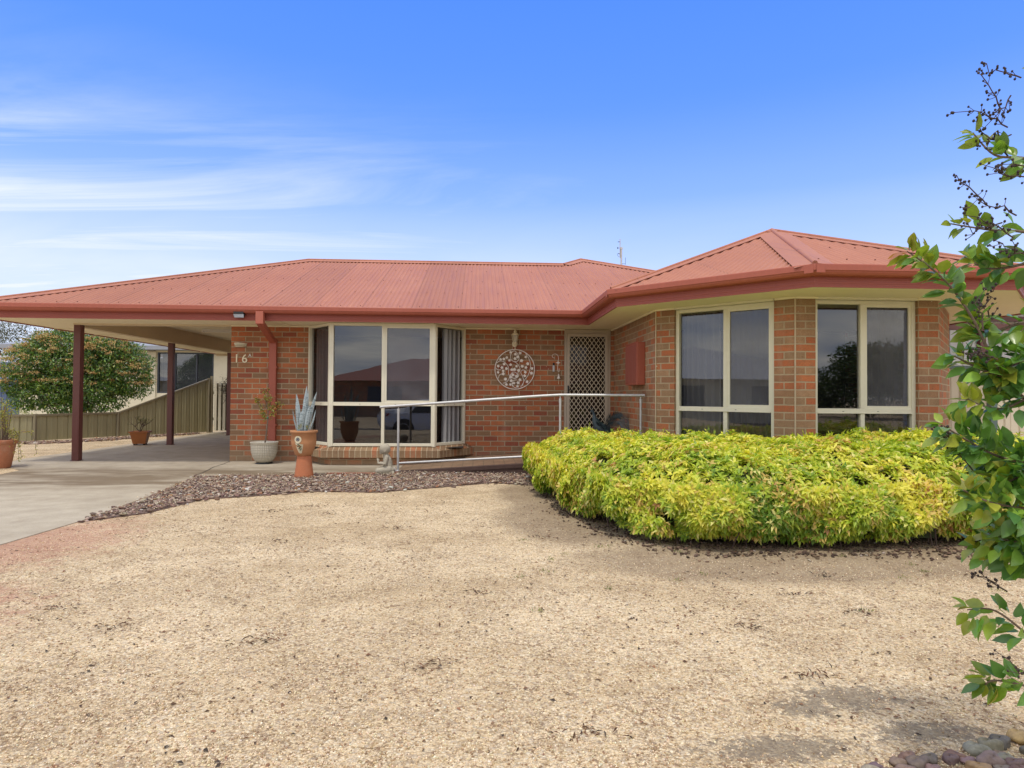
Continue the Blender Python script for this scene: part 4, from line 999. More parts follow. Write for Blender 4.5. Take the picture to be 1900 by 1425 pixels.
# metal peacock near the door
pk = thing('metal_peacock', (6.1, -.75, .2), 'dark blue bronze metal peacock ornament with feathered tail standing by the front door', 'garden ornament')
s = MB()
pts = smoothpts([(5.88, -.75, .87), (5.90, -.75, .885), (5.925, -.75, .86), (5.94, -.75, .80), (5.96, -.75, .72), (6.02, -.75, .62), (6.12, -.75, .55), (6.25, -.75, .56)], 5)
s.tube(pts, list(np.interp(np.linspace(0, 1, len(pts)), [0, .08, .2, .35, .5, .7, .85, 1], [.004, .016, .020, .022, .04, .085, .08, .03])), 12)
for k in (-1, 1): s.tube([(6.06, -.75+.04*k, .52), (6.07, -.75+.04*k, .21)], .008, 6); s.tube([(6.03, -.75+.04*k, .205), (6.10, -.75+.04*k, .205)], .008, 6)
s.build('body', M['bronze'], pk)
s = MB()
for k in range(3): s.tube([(5.90, -.75, .89), (5.88+.02*k, -.75, .935)], .002, 4); s.ball((5.88+.02*k, -.75, .94), .005, seg=6)
s.build('crest', M['bronze'], pk)
n = 60; P = np.column_stack([rng.uniform(5.93, 6.14, n), -.75-rng.uniform(.03, .09, n), np.zeros(n)]); P[:, 2] = .74-(P[:, 0]-5.93)*.75+rng.normal(size=n)*.02
scatter_mesh('wing_feather', P, np.tile([.8, -.1, -.5], (n, 1))+unit(n)*.25, np.tile([0, -1., .2], (n, 1))+unit(n)*.3, rng.uniform(.07, .12, n), rng.uniform(.022, .035, n), pick(n, [(.03, .06, .07), (.08, .12, .13), (.02, .03, .04)]), M['chip'], pk)
for (p0, p1, p2) in (((6.22, -.75, .56), (6.36, -.75, .84), (6.60, -.75, .66)), ((6.22, -.75, .56), (6.30, -.72, .80), (6.42, -.70, .86)), ((6.2, -.75, .55), (6.38, -.80, .74), (6.62, -.82, .52))):
    if p2[0] > 6.39: p2 = (min(p2[0], 6.60), p2[1], p2[2])
    s = MB(); q = smoothpts([p0, p1, p2], 16); sh = Vector((-.22, -.35, 0)) if True else 0
    q = [v+Vector((-.20*i/len(q)*0, -.45*i/len(q), 0)) for i, v in enumerate(q)]
    q = [Vector((min(v.x, 6.395+.0), v.y, v.z)) if False else v+Vector((-.12, 0, 0)) for v in q]
    s.tube(q, list(np.linspace(.005, .002, len(q))), 5)
    for i in range(4, len(q)-1):
        d = (q[i+1]-q[i]).normalized()
        for sg in (-1, 1):
            sd_ = Vector((d.z, 0, -d.x))*sg; L = .10*math.sin(PI*(i/len(q))**.8)+.03
            tip = q[i]+(sd_*.75+d*.75+Vector((0, 0, -.25))).normalized()*L; m_ = (q[i]+tip)/2; w_ = d*.006
            s.add([q[i]-w_, m_-w_*1.2, tip, m_+w_*1.2, q[i]+w_], [[0, 1, 2, 3, 4]])
    s.build('tail_feather', M['bronze'], pk)

# --------------------------------------------------------------------- hedge
hp = [(4.90, -1.92), (4.80, -2.7), (4.86, -3.8), (5.02, -4.9), (5.22, -5.7), (5.60, -6.15), (6.2, -6.28), (7.2, -6.22), (8.4, -6.15), (9.8, -6.0), (10.6, -5.4), (10.7, -4.25), (8.2, -4.08), (7.6, -4.08), (6.85, -3.25), (6.3, -2.68), (5.5, -2.10)]
hedge = thing('hedge', (6.5, -4.6, 0), 'wide clipped yellow green hedge with pinkish new leaf tips below the right windows', 'hedge')
def hh_(x, y):
    d = polydist(x, y, hp); e = np.clip(d/.75, 0, 1); base_ = .635+.065*np.clip((x-6.2)/1.5, 0, 1)+.035*np.clip((-3.2-y)/2, 0, 1)+.025*np.sin(x*1.9+1)*np.cos(y*1.7)+.03*np.sin(x*5.3+y*3.1)+.02*np.sin(x*9.7-y*8.1)
    return base_*(1-(1-e)**2.2*.46)+.012*np.sin(x*23)*np.sin(y*19)
n = 15500; N = 0; PX = []; 
x = rng.uniform(4.7, 10.8, 90000); y = rng.uniform(-6.4, -1.7, 90000); k = inpoly(x, y, hp); x = x[k]; y = y[k]
far_ = (x > 8.6); keep = ~far_ | (rng.random(len(x)) < .35); x = x[keep]; y = y[keep]
x = x[:15000]; y = y[:15000]
z = hh_(x, y)+rng.normal(size=len(x))*.018-np.abs(rng.normal(size=len(x)))*.035
e = .02; gx = (hh_(x+e, y)-hh_(x-e, y))/(2*e); gy = (hh_(x, y+e)-hh_(x, y-e))/(2*e)
Nt = np.column_stack([-gx, -gy, np.ones(len(x))]); Nt /= np.linalg.norm(Nt, axis=1, keepdims=True); Pt = np.column_stack([x, y, z])
segs = []
for i in range(len(hp)):
    a = np.array(hp[i]); b = np.array(hp[(i+1) % len(hp)]); L = np.linalg.norm(b-a)
    if i in (10, 11): continue
    
    wgt = 1.0 if i <= 9 else .35
    m_ = int(L*1700*wgt*(1 if i < 8 else .5)); u = rng.random(m_); zz_ = .07+.38*rng.random(m_)**.8; d = (b-a)/L; nn = np.array([d[1], -d[0]])
    if i <= 20: pass
    cen = np.array([7, -4.2]); mid = (a+b)/2
    if nn@(mid-cen) < 0: nn = -nn
    sw_ = (a[0]-a[1])+u*L; bul = .12*np.sin(np.clip(zz_/.55, 0, 1)*PI)**.6-.05+.045*np.sin(sw_*5.2+zz_*7)+.035*np.sin(sw_*11.3-zz_*13+1)-np.abs(rng.normal(size=m_))*.05
    bul -= (.10+.10*np.sin(sw_*4.1+2))*np.clip((.24-zz_)/.2, 0, 1)
    P_ = np.column_stack([a[0]+d[0]*u*L+nn[0]*bul, a[1]+d[1]*u*L+nn[1]*bul, zz_]); NN = np.column_stack([np.full(m_, nn[0]), np.full(m_, nn[1]), np.full(m_, .35)])
    segs.append((P_, NN))
Ps = np.concatenate([Pt]+[q[0] for q in segs]); Ns = np.concatenate([Nt]+[q[1] for q in segs])
side = np.concatenate([np.zeros(len(Pt)), np.ones(len(Ps)-len(Pt))])
gapm = np.sin(Ps[:, 0]*9.1+Ps[:, 2]*7)*np.sin(Ps[:, 1]*8.3-Ps[:, 2]*11+1)+.6*np.sin(Ps[:, 0]*19+Ps[:, 1]*17+Ps[:, 2]*13) > -.98
Ps, Ns, side = Ps[gapm], Ns[gapm], side[gapm]; nc = len(Ps)
def vn(P, f, ph): return np.sin(P[:, 0]*f+ph)*np.sin(P[:, 1]*f*1.13+ph*2)+.6*np.sin(P[:, 0]*f*2.3+P[:, 2]*f*2+ph*3)+.4*np.sin(P[:, 1]*f*2.9-P[:, 2]*f*3+ph)
tone = vn(Ps, 3.1, .7)*.22+vn(Ps, 8.0, 2.1)*.16+rng.normal(size=nc)*.20
pink = vn(Ps, 5.0, 4.0)*.3+rng.normal(size=nc)*.45
P = []; D = []; Nn = []; L = []; W = []; C = []
yel = np.array([.80, .73, .11]); lim = np.array([.45, .56, .05]); grn = np.array([.15, .27, .03]); pnk = np.array([.66, .42, .18]); rdd = np.array([.50, .20, .09]); pale = np.array([.78, .72, .26])
ta = np.cross(Ns, unit(nc)); ta /= np.linalg.norm(ta, axis=1, keepdims=True); tb = np.cross(Ns, ta); ph0 = rng.uniform(0, 6.28, nc); Ns = Ns+unit(nc)*.3
for j in range(5):
    aa = ph0+j*1.256+rng.normal(size=nc)*.25; off = Ns*(.004*j); t1 = ta*np.cos(aa)[:, None]+tb*np.sin(aa)[:, None]; dj = Ns*.42+t1*.9+np.array([0, 0, -.34])*(side[:, None]*.8+.2)+unit(nc)*.25
    P.append(Ps+off); D.append(dj); Nn.append(Ns*.8+unit(nc)*.5+np.array([0, 0, .5])); L.append(rng.uniform(.038, .068, nc)); W.append(rng.uniform(.018, .029, nc))
    a = np.clip(.70+tone+rng.normal(size=nc)*.10-.46*np.clip((.42-Ps[:, 2])/.36, 0, 1), 0, 1)[:, None]  # leaf tone darkens toward the hedge foot, shade put into the colour
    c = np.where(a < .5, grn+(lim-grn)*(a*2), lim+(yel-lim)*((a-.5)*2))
    pk_ = (pink+rng.normal(size=nc)*.10 > .55)[:, None]; rd_ = (pink > 1.25)[:, None]; c = np.where(pk_, pnk*.65+yel*.35, c); c = np.where(rd_, rdd*.6+pnk*.4, c)
    c = np.where((rng.random(nc) < .07)[:, None], pale, c)
    C.append(np.clip(c*(1+rng.uniform(-.14, .14, (nc, 1))), 0, 1))
# upright shoots
ns = 700; k = rng.choice(len(Pt), ns); sh = Pt[k]
for j in range(5):
    P.append(sh+np.column_stack([rng.normal(size=ns)*.008, rng.normal(size=ns)*.008, rng.uniform(.0, .06, ns)])); D.append(unit(ns)*.55+[0, 0, .8]); Nn.append(unit(ns)); L.append(rng.uniform(.035, .06, ns)); W.append(rng.uniform(.010, .016, ns)); C.append(pick(ns, [(.42, .52, .05), (.62, .62, .08), (.26, .40, .05)]))
P, D, Nn, L, W, C = map(np.concatenate, (P, D, Nn, L, W, C))
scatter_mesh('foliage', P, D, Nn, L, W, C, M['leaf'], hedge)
# dark inner mass
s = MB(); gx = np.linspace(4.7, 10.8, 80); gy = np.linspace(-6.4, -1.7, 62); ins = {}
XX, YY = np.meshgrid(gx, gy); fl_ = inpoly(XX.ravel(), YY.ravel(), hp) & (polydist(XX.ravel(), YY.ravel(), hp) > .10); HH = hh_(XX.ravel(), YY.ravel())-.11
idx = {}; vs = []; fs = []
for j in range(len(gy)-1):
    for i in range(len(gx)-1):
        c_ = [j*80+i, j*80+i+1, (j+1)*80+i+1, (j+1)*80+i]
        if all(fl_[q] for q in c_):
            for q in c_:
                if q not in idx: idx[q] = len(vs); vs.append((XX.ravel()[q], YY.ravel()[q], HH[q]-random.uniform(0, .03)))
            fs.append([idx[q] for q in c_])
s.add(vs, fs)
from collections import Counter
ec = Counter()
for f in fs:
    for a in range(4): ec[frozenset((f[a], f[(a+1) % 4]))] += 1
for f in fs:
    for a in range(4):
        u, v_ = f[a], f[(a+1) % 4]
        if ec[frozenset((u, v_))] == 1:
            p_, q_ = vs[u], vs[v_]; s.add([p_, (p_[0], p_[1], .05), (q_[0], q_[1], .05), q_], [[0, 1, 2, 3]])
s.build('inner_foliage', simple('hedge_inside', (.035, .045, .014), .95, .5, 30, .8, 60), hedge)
s = MB()
for i in range(230):
    while True:
        x_, y_ = random.uniform(4.9, 10), random.uniform(-6.2, -2)
        a_ = np.array([x_]); b_ = np.array([y_])
        if inpoly(a_, b_, hp)[0] and .04 < polydist(a_, b_, hp)[0] < .35: break
    s.tube([(x_, y_, 0), (x_+random.gauss(0, .04), y_+random.gauss(0, .04), .18), (x_+random.gauss(0, .08), y_+random.gauss(0, .08), .40)], [.006, .005, .003], 5, cap=False)
s.build('stem', M['twig'], hedge)

# ------------------------------------------------------- loose stone and litter
def chips(name, poly, n, lmin, lmax, cols, w, z0=.004, mat='chip', edge=.12, lay=.02):
    xs_ = [p[0] for p in poly]; ys_ = [p[1] for p in poly]
    x = rng.uniform(min(xs_)-edge, max(xs_)+edge, n*4); y = rng.uniform(min(ys_)-edge, max(ys_)+edge, n*4)
    ins_ = inpoly(x, y, poly); dd_ = polydist(x, y, poly); k = ins_ | ((dd_ < edge) & (rng.random(len(x)) < .25*(1-dd_/edge)))
    x = x[k][:n]; y = y[k][:n]; m_ = len(x); L = rng.uniform(lmin, lmax, m_)**1.0; 
    P = np.column_stack([x, y, z0+rng.random(m_)*lay]); Nn = np.array([0, 0, 1.])+unit(m_)*.45; D = unit(m_); D[:, 2] *= .25
    return scatter_mesh(name, P, D, Nn, L, L*rng.uniform(.5, .85, m_), pick(m_, cols, w, .25), M[mat], None, T_CHIP, thick=L*rng.uniform(.35, .75, m_))
mp = [(.36, -2.04), (1.2, -1.92), (2.0, -1.85), (2.95, -1.80), (2.97, -1.54), (4.85, -1.80), (4.88, -2.9), (4.3, -2.62), (3.6, -3.05), (2.95, -3.42), (2.2, -3.35), (1.6, -3.72), (1.2, -3.9), (1.02, -4.7), (.68, -5.08), (.58, -3.7), (.44, -2.6)]
MC = [(.23, .15, .12), (.155, .105, .085), (.32, .24, .185), (.40, .33, .26), (.20, .12, .075), (.52, .49, .44), (.30, .16, .085)]; MW = [.29, .28, .16, .09, .10, .03, .05]
o = chips('stone_chips', mp, 5200, .025, .075, MC, MW); tag(o, 'bed of pinkish brown stone chips in front of the path', 'stone chips', kind='stuff')
o = chips('pale_grit', mp, 4200, .008, .020, [(.62, .50, .34), (.70, .62, .5), (.4, .3, .2)], None, z0=.022, edge=.1); tag(o, 'pale sandy grit mixed in between the stone chips', 'gravel', kind='stuff')
b_ = MB(); b_.prism(mp, -.03, .010); tag(b_.build('chip_bed', simple('bed_soil', (.15, .10, .08), .95, .35, 25, .6, 80)), kind='structure')
o = chips('hedge_mulch', [(4.78, -3.0), (4.85, -4.6), (5.12, -5.9), (5.6, -6.42), (7.6, -6.50), (9.4, -6.4), (9.4, -6.0), (5.6, -5.9), (5.3, -5.4), (5.0, -4), (4.95, -3)], 3200, .010, .040, [(.075, .048, .035), (.12, .08, .055), (.20, .135, .09), (.36, .31, .25)], [.46, .32, .19, .03], lay=.006, edge=.16); tag(o, 'dark bark and stone mulch under the hedge edge', 'mulch', kind='stuff')
o = chips('fence_mulch', [(-6.2, 3.9), (-5.3, 4.5), (-5.0, 5.7), (-3.75, 7.6), (-3.55, 7.2), (-4.3, 5.8), (-4.5, 4.6), (-5.4, 3.5)], 1800, .03, .09, MC, MW); tag(o, 'strip of stone chips along the foot of the olive fence', 'mulch', kind='stuff')
# litter: small dark curled leaves and tufts on the gravel
n = 6500; x = rng.uniform(.7, 7.6, n); y = rng.uniform(-9.3, -3.6, n); k = ~inpoly(x, y, hp) & ~inpoly(x, y, mp) & (y < -3.7-(x < 4.5)*0.2)
cl = np.sin(x*2.1+1)*np.sin(y*2.7)+.7*np.sin(x*5.1-y*3.3); k &= rng.random(n) < np.clip(.45+.4*cl, .15, 1); x = x[k]; y = y[k]; m_ = len(x)
o = scatter_mesh('leaf_litter', np.column_stack([x, y, np.full(m_, .004)]), unit(m_)*[1, 1, .15], unit(m_)*.5+[0, 0, 1], rng.uniform(.008, .032, m_), rng.uniform(.004, .014, m_), pick(m_, [(.09, .05, .03), (.18, .09, .05), (.06, .045, .035), (.26, .14, .08)]), M['chip']); tag(o, 'dry brown leaf bits scattered over the gravel yard', 'leaf litter', kind='stuff')
# little clumps of debris
cs_ = [(2.15, -4.6), (2.75, -4.75), (2.45, -4.35), (1.9, -7.4), (2.35, -7.7), (1.55, -7.6), (4.6, -5.8), (6.3, -6.9), (5.9, -7.3), (6.1, -7.6), (5.4, -7.8), (3.1, -7.9), (3.9, -8.2), (4.1, -7.2), (5.45, -8.35), (2.6, -5.9), (3.4, -5.4), (2.0, -8.4), (4.5, -8.75)]
P = []; 
for (a, b) in cs_: q = 26; P.append(np.column_stack([a+rng.normal(size=q)*.055, b+rng.normal(size=q)*.03, .003+rng.random(q)*.012]))
P = np.concatenate(P); m_ = len(P)
o = scatter_mesh('twig_litter', P, unit(m_)*[1, 1, .3], unit(m_)*.6+[0, 0, 1], rng.uniform(.015, .045, m_), rng.uniform(.003, .008, m_), pick(m_, [(.10, .05, .03), (.17, .08, .05), (.07, .06, .05)]), M['chip']); tag(o, 'small clumps of reddish brown twigs on the gravel', 'twig litter', kind='stuff')
# weeds
P = []
for i in range(26):
    a, b = random.uniform(4.2, 7.2), random.uniform(-7.6, -5.0)
    if inpoly(np.array([a]), np.array([b]), hp)[0]: continue
    q = 12; P.append(np.column_stack([a+rng.normal(size=q)*.02, b+rng.normal(size=q)*.02, np.full(q, .002)]))
P = np.concatenate(P); m_ = len(P)
o = scatter_mesh('weed_seedlings', P, unit(m_)*.8+[0, 0, .8], unit(m_), rng.uniform(.012, .03, m_), rng.uniform(.003, .006, m_), pick(m_, [(.16, .20, .06), (.3, .3, .12)]), M['leaf']); tag(o, 'tiny green weed seedlings in the gravel near the hedge', 'weeds', kind='stuff')
# gravel grains standing proud near the camera
n = 95000; y = -9.2+rng.random(n)**1.7*5.6; x = 4.1+.052*(y+10.9)+rng.uniform(-1, 1, n)*(y+10.9)*.85; k = ~inpoly(x, y, hp) & (x > .75) & ~inpoly(x, y, mp); x = x[k]; y = y[k]; m_ = len(x); L = .004+.009*rng.random(m_)**2
inp_ = np.zeros(m_, bool)
for (a_, b_, c_, d_) in ((5.50, -8.52, .34, .17), (5.08, -8.86, .42, .12), (5.62, -8.78, .34, .11), (5.30, -8.60, .2, .12)): inp_ |= ((x-a_)/c_)**2+((y-b_)/d_)**2 < .8
hd_ = polydist(x, y, hp) < (.30+.35*rng.random(m_)); k = ~((inp_ | hd_) & (rng.random(m_) < .85)); x = x[k]; y = y[k]; L = L[k]; m_ = len(x)
o = scatter_mesh('gravel_grains', np.column_stack([x, y, L*.12]), unit(m_)*[1, 1, .2], unit(m_)*.4+[0, 0, 1], L, L*.75, pick(m_, [(.68, .545, .36), (.76, .63, .44), (.52, .38, .225), (.33, .22, .13), (.82, .74, .58)], [.34, .24, .22, .15, .05]), M['chip'], None, T_GR, thick=L*1.0); tag(o, 'loose pale sandstone gravel grains on the yard', 'gravel', kind='stuff')
# river stones at the bottom right
def pebble(cx_, cy_, L_, W_, H_p, col, label):
    s = MB(); a = random.uniform(-.6, .6); R = Matrix.Rotation(a, 3, 'Z') @ Matrix.Rotation(random.gauss(0, .15), 3, 'X')
    prof = 12; vs = []; sd = random.random()*10
    for i in range(prof+1):
        for k in range(16):
            th = PI*i/prof; ph = 2*PI*k/16; p = Vector((math.sin(th)*math.cos(ph), math.sin(th)*math.sin(ph), -math.cos(th)))
            p = Vector([math.copysign(abs(c)**.85, c) for c in p]); r = 1+.10*math.sin(3*ph+sd)+.07*math.sin(2*th*2+sd*2)+.08*math.sin(ph*2+th*3+sd)+.04*math.sin(5*ph-2*th+sd)
            q = R @ Vector((p.x*L_*r/2, p.y*W_*r/2, p.z*H_p*r/2)); vs.append((cx_+q.x, cy_+q.y, H_p*.26+q.z))
    s.add(vs, [[i*16+k, i*16+(k+1) % 16, (i+1)*16+(k+1) % 16, (i+1)*16+k] for i in range(prof) for k in range(16)], smooth=True)
    me_o = s.build('river_stone', M['pebble']); ca = me_o.data.color_attributes.new('Col', 'FLOAT_COLOR', 'POINT')
    ca.data.foreach_set('color', np.tile(np.array([*col, 1.]), len(vs)).astype(np.float32)); return tag(me_o, label, 'stone', 'river stones along the garden edge')
pcol = [((.19, .125, .10), 'purplish brown smooth river stone in the garden edging'), ((.25, .18, .135), 'brown smooth river stone in the garden edging'), ((.27, .25, .21), 'grey smooth river stone in the garden edging'), ((.14, .11, .105), 'dark charcoal smooth river stone in the garden edging'), ((.42, .27, .12), 'ochre yellow smooth river stone in the garden edging')]
edge = [(4.55, -9.02), (4.85, -9.01), (5.0, -8.985), (5.3, -8.955), (5.55, -8.90), (5.75, -8.865), (5.98, -8.80), (6.3, -8.72)]
placed = []
random.seed(21)
tries = 0
while len(placed) < 64 and tries < 9000:
    tries += 1
    u = random.uniform(5.2, 6.3); ye = float(np.interp(u, [q[0] for q in edge], [q[1] for q in edge]))
    v_ = ye-random.uniform(.01, .19) ; L_ = random.uniform(.035, .085)
    if all((u-a)**2+((v_-b)*1.5)**2 > ((L_+l)*.33)**2 for a, b, l in placed):
        placed.append((u, v_, L_)); cc_, lab = pcol[random.choices(range(5), [.36, .24, .2, .14, .06])[0]]
        pebble(u, v_, L_, L_*random.uniform(.6, .85), L_*random.uniform(.40, .55), tuple(c*random.uniform(.85, 1.15) for c in cc_), lab)

# ----------------------------------------------------- foreground crepe myrtle
cm = thing('crepe_myrtle', (6.05, -9.3, 0), 'leafy crepe myrtle branches with dry seed heads reaching in at the right edge', 'tree')
Yc = -9.25
brs = [[(5.95, .0), (5.88, .5), (5.80, 1.0), (5.74, 1.5), (5.72, 2.0), (5.75, 2.5)],
 [(5.80, .95), (5.66, 1.06), (5.52, 1.18), (5.44, 1.34), (5.375, 1.44), (5.31, 1.50), (5.272, 1.53)], [(5.54, 1.18), (5.48, 1.20), (5.41, 1.245)],
 [(5.76, 1.3), (5.62, 1.34), (5.50, 1.31), (5.46, 1.345)], [(5.74, 1.5), (5.62, 1.58), (5.52, 1.60), (5.435, 1.625)], [(5.72, 1.7), (5.60, 1.78), (5.52, 1.80), (5.475, 1.87)],
 [(5.74, 1.55), (5.60, 1.50), (5.52, 1.49), (5.475, 1.53)],
 [(5.84, .75), (5.70, .84), (5.55, .84), (5.42, .86), (5.33, .895)], [(5.84, .8), (5.66, .93), (5.50, .97), (5.40, 1.02), (5.345, 1.055)], [(5.88, .55), (5.72, .66), (5.58, .70), (5.49, .72)],
 [(5.92, .3), (5.75, .42), (5.62, .47), (5.51, .55), (5.44, .55)], [(5.94, .15), (5.78, .30), (5.65, .33), (5.545, .345), (5.53, .32)], [(5.75, 1.9), (5.66, 1.98), (5.60, 2.0)], [(5.78, 1.1), (5.62, 1.14), (5.50, 1.10), (5.40, 1.13)], [(5.80, 1.0), (5.66, 1.02), (5.54, .93), (5.46, .90)], [(5.78, 1.2), (5.64, 1.24), (5.55, 1.22), (5.49, 1.19)], [(5.84, .75), (5.68, .78), (5.56, .74), (5.47, .77)]]
nb_ = len(brs); brs += [[(11.66-x_, z_+.05) for x_, z_ in b] for b in brs[1:13]]
s = MB(); lp = []; ldir = []; rnd = random.Random(5)
pathsB = []
for bi, b in enumerate(brs):
    dz = rnd.uniform(-.10, .16) if bi else 0; pts = smoothpts([(x, Yc+dz*(i/len(b)), z) for i, (x, z) in enumerate(b)], 6)
    r0 = .016 if bi == 0 else .0055; s.tube(pts, list(np.linspace(r0, r0*.3, len(pts))), 7); pathsB.append((bi, pts))
s.tube([(6.05, -9.3, 0), (5.97, -9.27, .2)], [.03, .02], 8)
s.build('branch', M['bark'], cm)
LP = []; LD = []; LL = []; tipc = []
for bi, pts in pathsB:
    for i, q in enumerate(pts):
        u = i/len(pts)
        if bi and u < .22: continue
        if bi == 0 and (q.z < .35): continue
        d = (pts[min(i+1, len(pts)-1)]-pts[max(i-1, 0)]).normalized()
        for k in range((10 if bi in (0, 7, 8, 9, 14, 15, 16) or bi >= nb_ else 4) if u < .8 else 4):
            sd = Vector((rnd.gauss(0, 1), rnd.gauss(0, 1), rnd.gauss(0, 1))); sd = (sd-d*sd.dot(d)).normalized()
            # leaves on little side twigs
            tw = sd*rnd.uniform(.0, .055)*(1.4 if bi == 0 else 1)*(1-u*.5)
            LP.append(q+tw*(1.25 if bi in (0, 7, 8, 9, 10, 14, 15, 16) else .6)); LD.append((sd*.8+d*.55+Vector((0, 0, -.05)))); LL.append(rnd.uniform(.040, .066)*(1-.6*max(0, u-.7))); tipc.append(u if bi else .3)
n = len(LP); LP = np.array(LP); LD = np.array(LD); LL = np.array(LL); tipc = np.array(tipc)
k = ~((LP[:, 2] > .56) & (LP[:, 2] < .66) & (LP[:, 0] < 5.58)); LP, LD, LL, tipc = LP[k], LD[k], LL[k], tipc[k]; n = len(LP)
k = ~((LP[:, 2] < .52) & (rng.random(n) < .35)); LP, LD, LL, tipc = LP[k], LD[k], LL[k], tipc[k]; n = len(LP)
k = ~((LP[:, 2] > 1.52) & (rng.random(n) < .55)); LP, LD, LL, tipc = LP[k], LD[k], LL[k], tipc[k]; n = len(LP)
cc_ = pick(n, [(.13, .27, .06), (.18, .36, .06), (.09, .21, .065), (.26, .42, .06)], [.34, .28, .22, .16], .2)
br_ = (tipc > .72) & (rng.random(n) < .75); cc_[br_] = pick(br_.sum(), [(.26, .34, .04), (.34, .36, .05), (.2, .3, .04)]); ob = (tipc > .93) & (rng.random(n) < .5) & (LP[:, 0] < 5.36) & (LP[:, 2] > 1.3); cc_[ob] = pick(ob.sum(), [(.42, .17, .05), (.33, .12, .05)])
hi_ = (LP[:, 2] > 1.25) & (rng.random(n) < .35); cc_[hi_] = pick(hi_.sum(), [(.26, .33, .05), (.2, .3, .05)])
scatter_mesh('foliage', LP, LD, unit(n)*.7+[0, -.25, .8], LL, LL*rng.uniform(.48, .62, n), cc_, M['leaf_gloss'], cm, T_B, smooth=True)
s = MB(); sh_ = MB()
def panicle(mb, cap_mb, p, d, L):
    p = Vector(p); d = Vector(d).normalized(); pts = [p+d*L*i/6+Vector((rnd.gauss(0, .004), rnd.gauss(0, .004), rnd.gauss(0, .004)))*i*.5 for i in range(7)]
    mb.tube(pts, list(np.linspace(.0022, .001, 7)), 5, cap=False)
    for i in range(1, 7):
        for j in range(3):
            sd = Vector((rnd.gauss(0, 1), rnd.gauss(0, 1), rnd.gauss(0, 1))).normalized(); e = pts[i]+(sd*.8+d*.5)*rnd.uniform(.012, .034)*(1-.08*i)
            mb.tube([pts[i], (pts[i]+e)/2+sd*.002, e], .0009, 4, cap=False); cap_mb.ball(tuple(e), rnd.uniform(.0026, .0040), (1, 1, 1.15), 6)
for (p_, d_, L_) in (((5.56, -9.2, 1.80), (-.5, 0, .55), .14), ((5.55, -9.3, 1.70), (-.9, .1, .25), .13), ((5.50, -9.25, 1.60), (-.8, 0, -.12), .10), ((5.54, -9.2, 1.93), (-.35, 0, .6), .11), ((5.50, -9.2, 1.66), (-.55, 0, .5), .13), ((5.53, -9.3, 1.50), (-.9, 0, .3), .09), ((5.44, -9.22, .93), (-.55, 0, .65), .17), ((5.47, -9.22, .96), (-.75, 0, .4), .14), ((5.55, -9.2, .60), (-.6, 0, .35), .12), ((5.46, -9.28, 1.23), (-.8, 0, .3), .09), ((5.42, -9.28, 1.31), (-.1, 0, .9), .10), ((5.56, -9.3, .42), (-.8, 0, .25), .10), ((5.50, -9.2, 1.33), (.1, 0, .9), .10), ((5.57, -9.2, 1.86), (-.6, 0, -.3), .10), ((5.60, -9.2, 2.02), (-.5, 0, .1), .10), ((5.56, -9.2, 1.88), (-.7, 0, .35), .13), ((5.55, -9.3, 1.74), (-.75, 0, -.05), .12), ((5.54, -9.25, 1.62), (-.9, 0, .35), .13), ((5.53, -9.25, 1.56), (-.75, 0, .5), .12), ((5.57, -9.2, 1.97), (-.3, 0, -.5), .10)):
    panicle(s, sh_, p_, d_, L_)
tag(s.build('seed_stalk', M['twig'], cm), kind='stuff'); tag(sh_.build('seed_capsule', simple('seed', (.035, .022, .02), .7), cm), kind='stuff')

# ------------------------------------------------------------ left boundary
def ribfence(name, pts, heights, m, capm, label, cat, parent=None, pitch=.235, cap_h=.045):
    root = thing(name, (pts[0][0], pts[0][1], 0), label, cat); s = MB(); c = MB(); 
    for i in range(len(pts)-1):
        a = Vector((*pts[i], 0)); b = Vector((*pts[i+1], 0)); L = (b-a).length; d = (b-a)/L; n = Vector((d.y, -d.x, 0)); h0, h1 = heights[i], heights[i+1]; u = 0; prof = []
        while u < L:
            for (o, dep) in ((0, 0), (.012, -.022), (.030, -.022), (.042, 0), (.118, 0), (.123, .008), (.145, .008), (.150, 0)):
                if u+o <= L: prof.append((u+o, dep))
            u += pitch
        prof.append((L, 0))
        for j in range(len(prof)-1):
            (u0, e0), (u1, e1) = prof[j], prof[j+1]; p0 = a+d*u0+n*e0; p1 = a+d*u1+n*e1; z0 = h0+(h1-h0)*u0/L; z1 = h0+(h1-h0)*u1/L
            s.add([(p0.x, p0.y, .02), (p1.x, p1.y, .02), (p1.x, p1.y, z1-.02), (p0.x, p0.y, z0-.02)], [[0, 1, 2, 3]])
        for (zz0, zz1, w_) in ((-cap_h, .004, .03), ):
            q = [a-n*w_, a+n*w_, b+n*w_, b-n*w_]
            c.add([(v.x, v.y, (h0 if k in (0, 1) else h1)+zz0) for k, v in enumerate(q)]+[(v.x, v.y, (h0 if k in (0, 1) else h1)+zz1) for k, v in enumerate(q)], [[0, 3, 2, 1], [4, 5, 6, 7], [0, 1, 5, 4], [1, 2, 6, 5], [2, 3, 7, 6], [3, 0, 4, 7]])
    s.build('fence_sheet', m, root); c.build('top_rail', capm, root)
    for (x, y), h in zip(pts, heights):
        p = MB(); p.box(x-.03, x+.03, y-.03, y+.03, 0, h+.01); p.build('fence_post', capm, root)
    return root
ribfence('metal_fence', [(-12.0, .9), (-8.2, 2.9), (-5.95, 4.28), (-5.05, 6.0), (-3.62, 8.0)], [.60, .61, .62, .63, 1.55], M['fence'], M['fence_dark'], 'olive green ribbed metal fence stepping up beside the carport', 'fence')
gt = thing('picket_gate', (-3.2, 8.0, 0), 'cream picket gate at the back of the carport partly covered by a dark vine', 'gate')
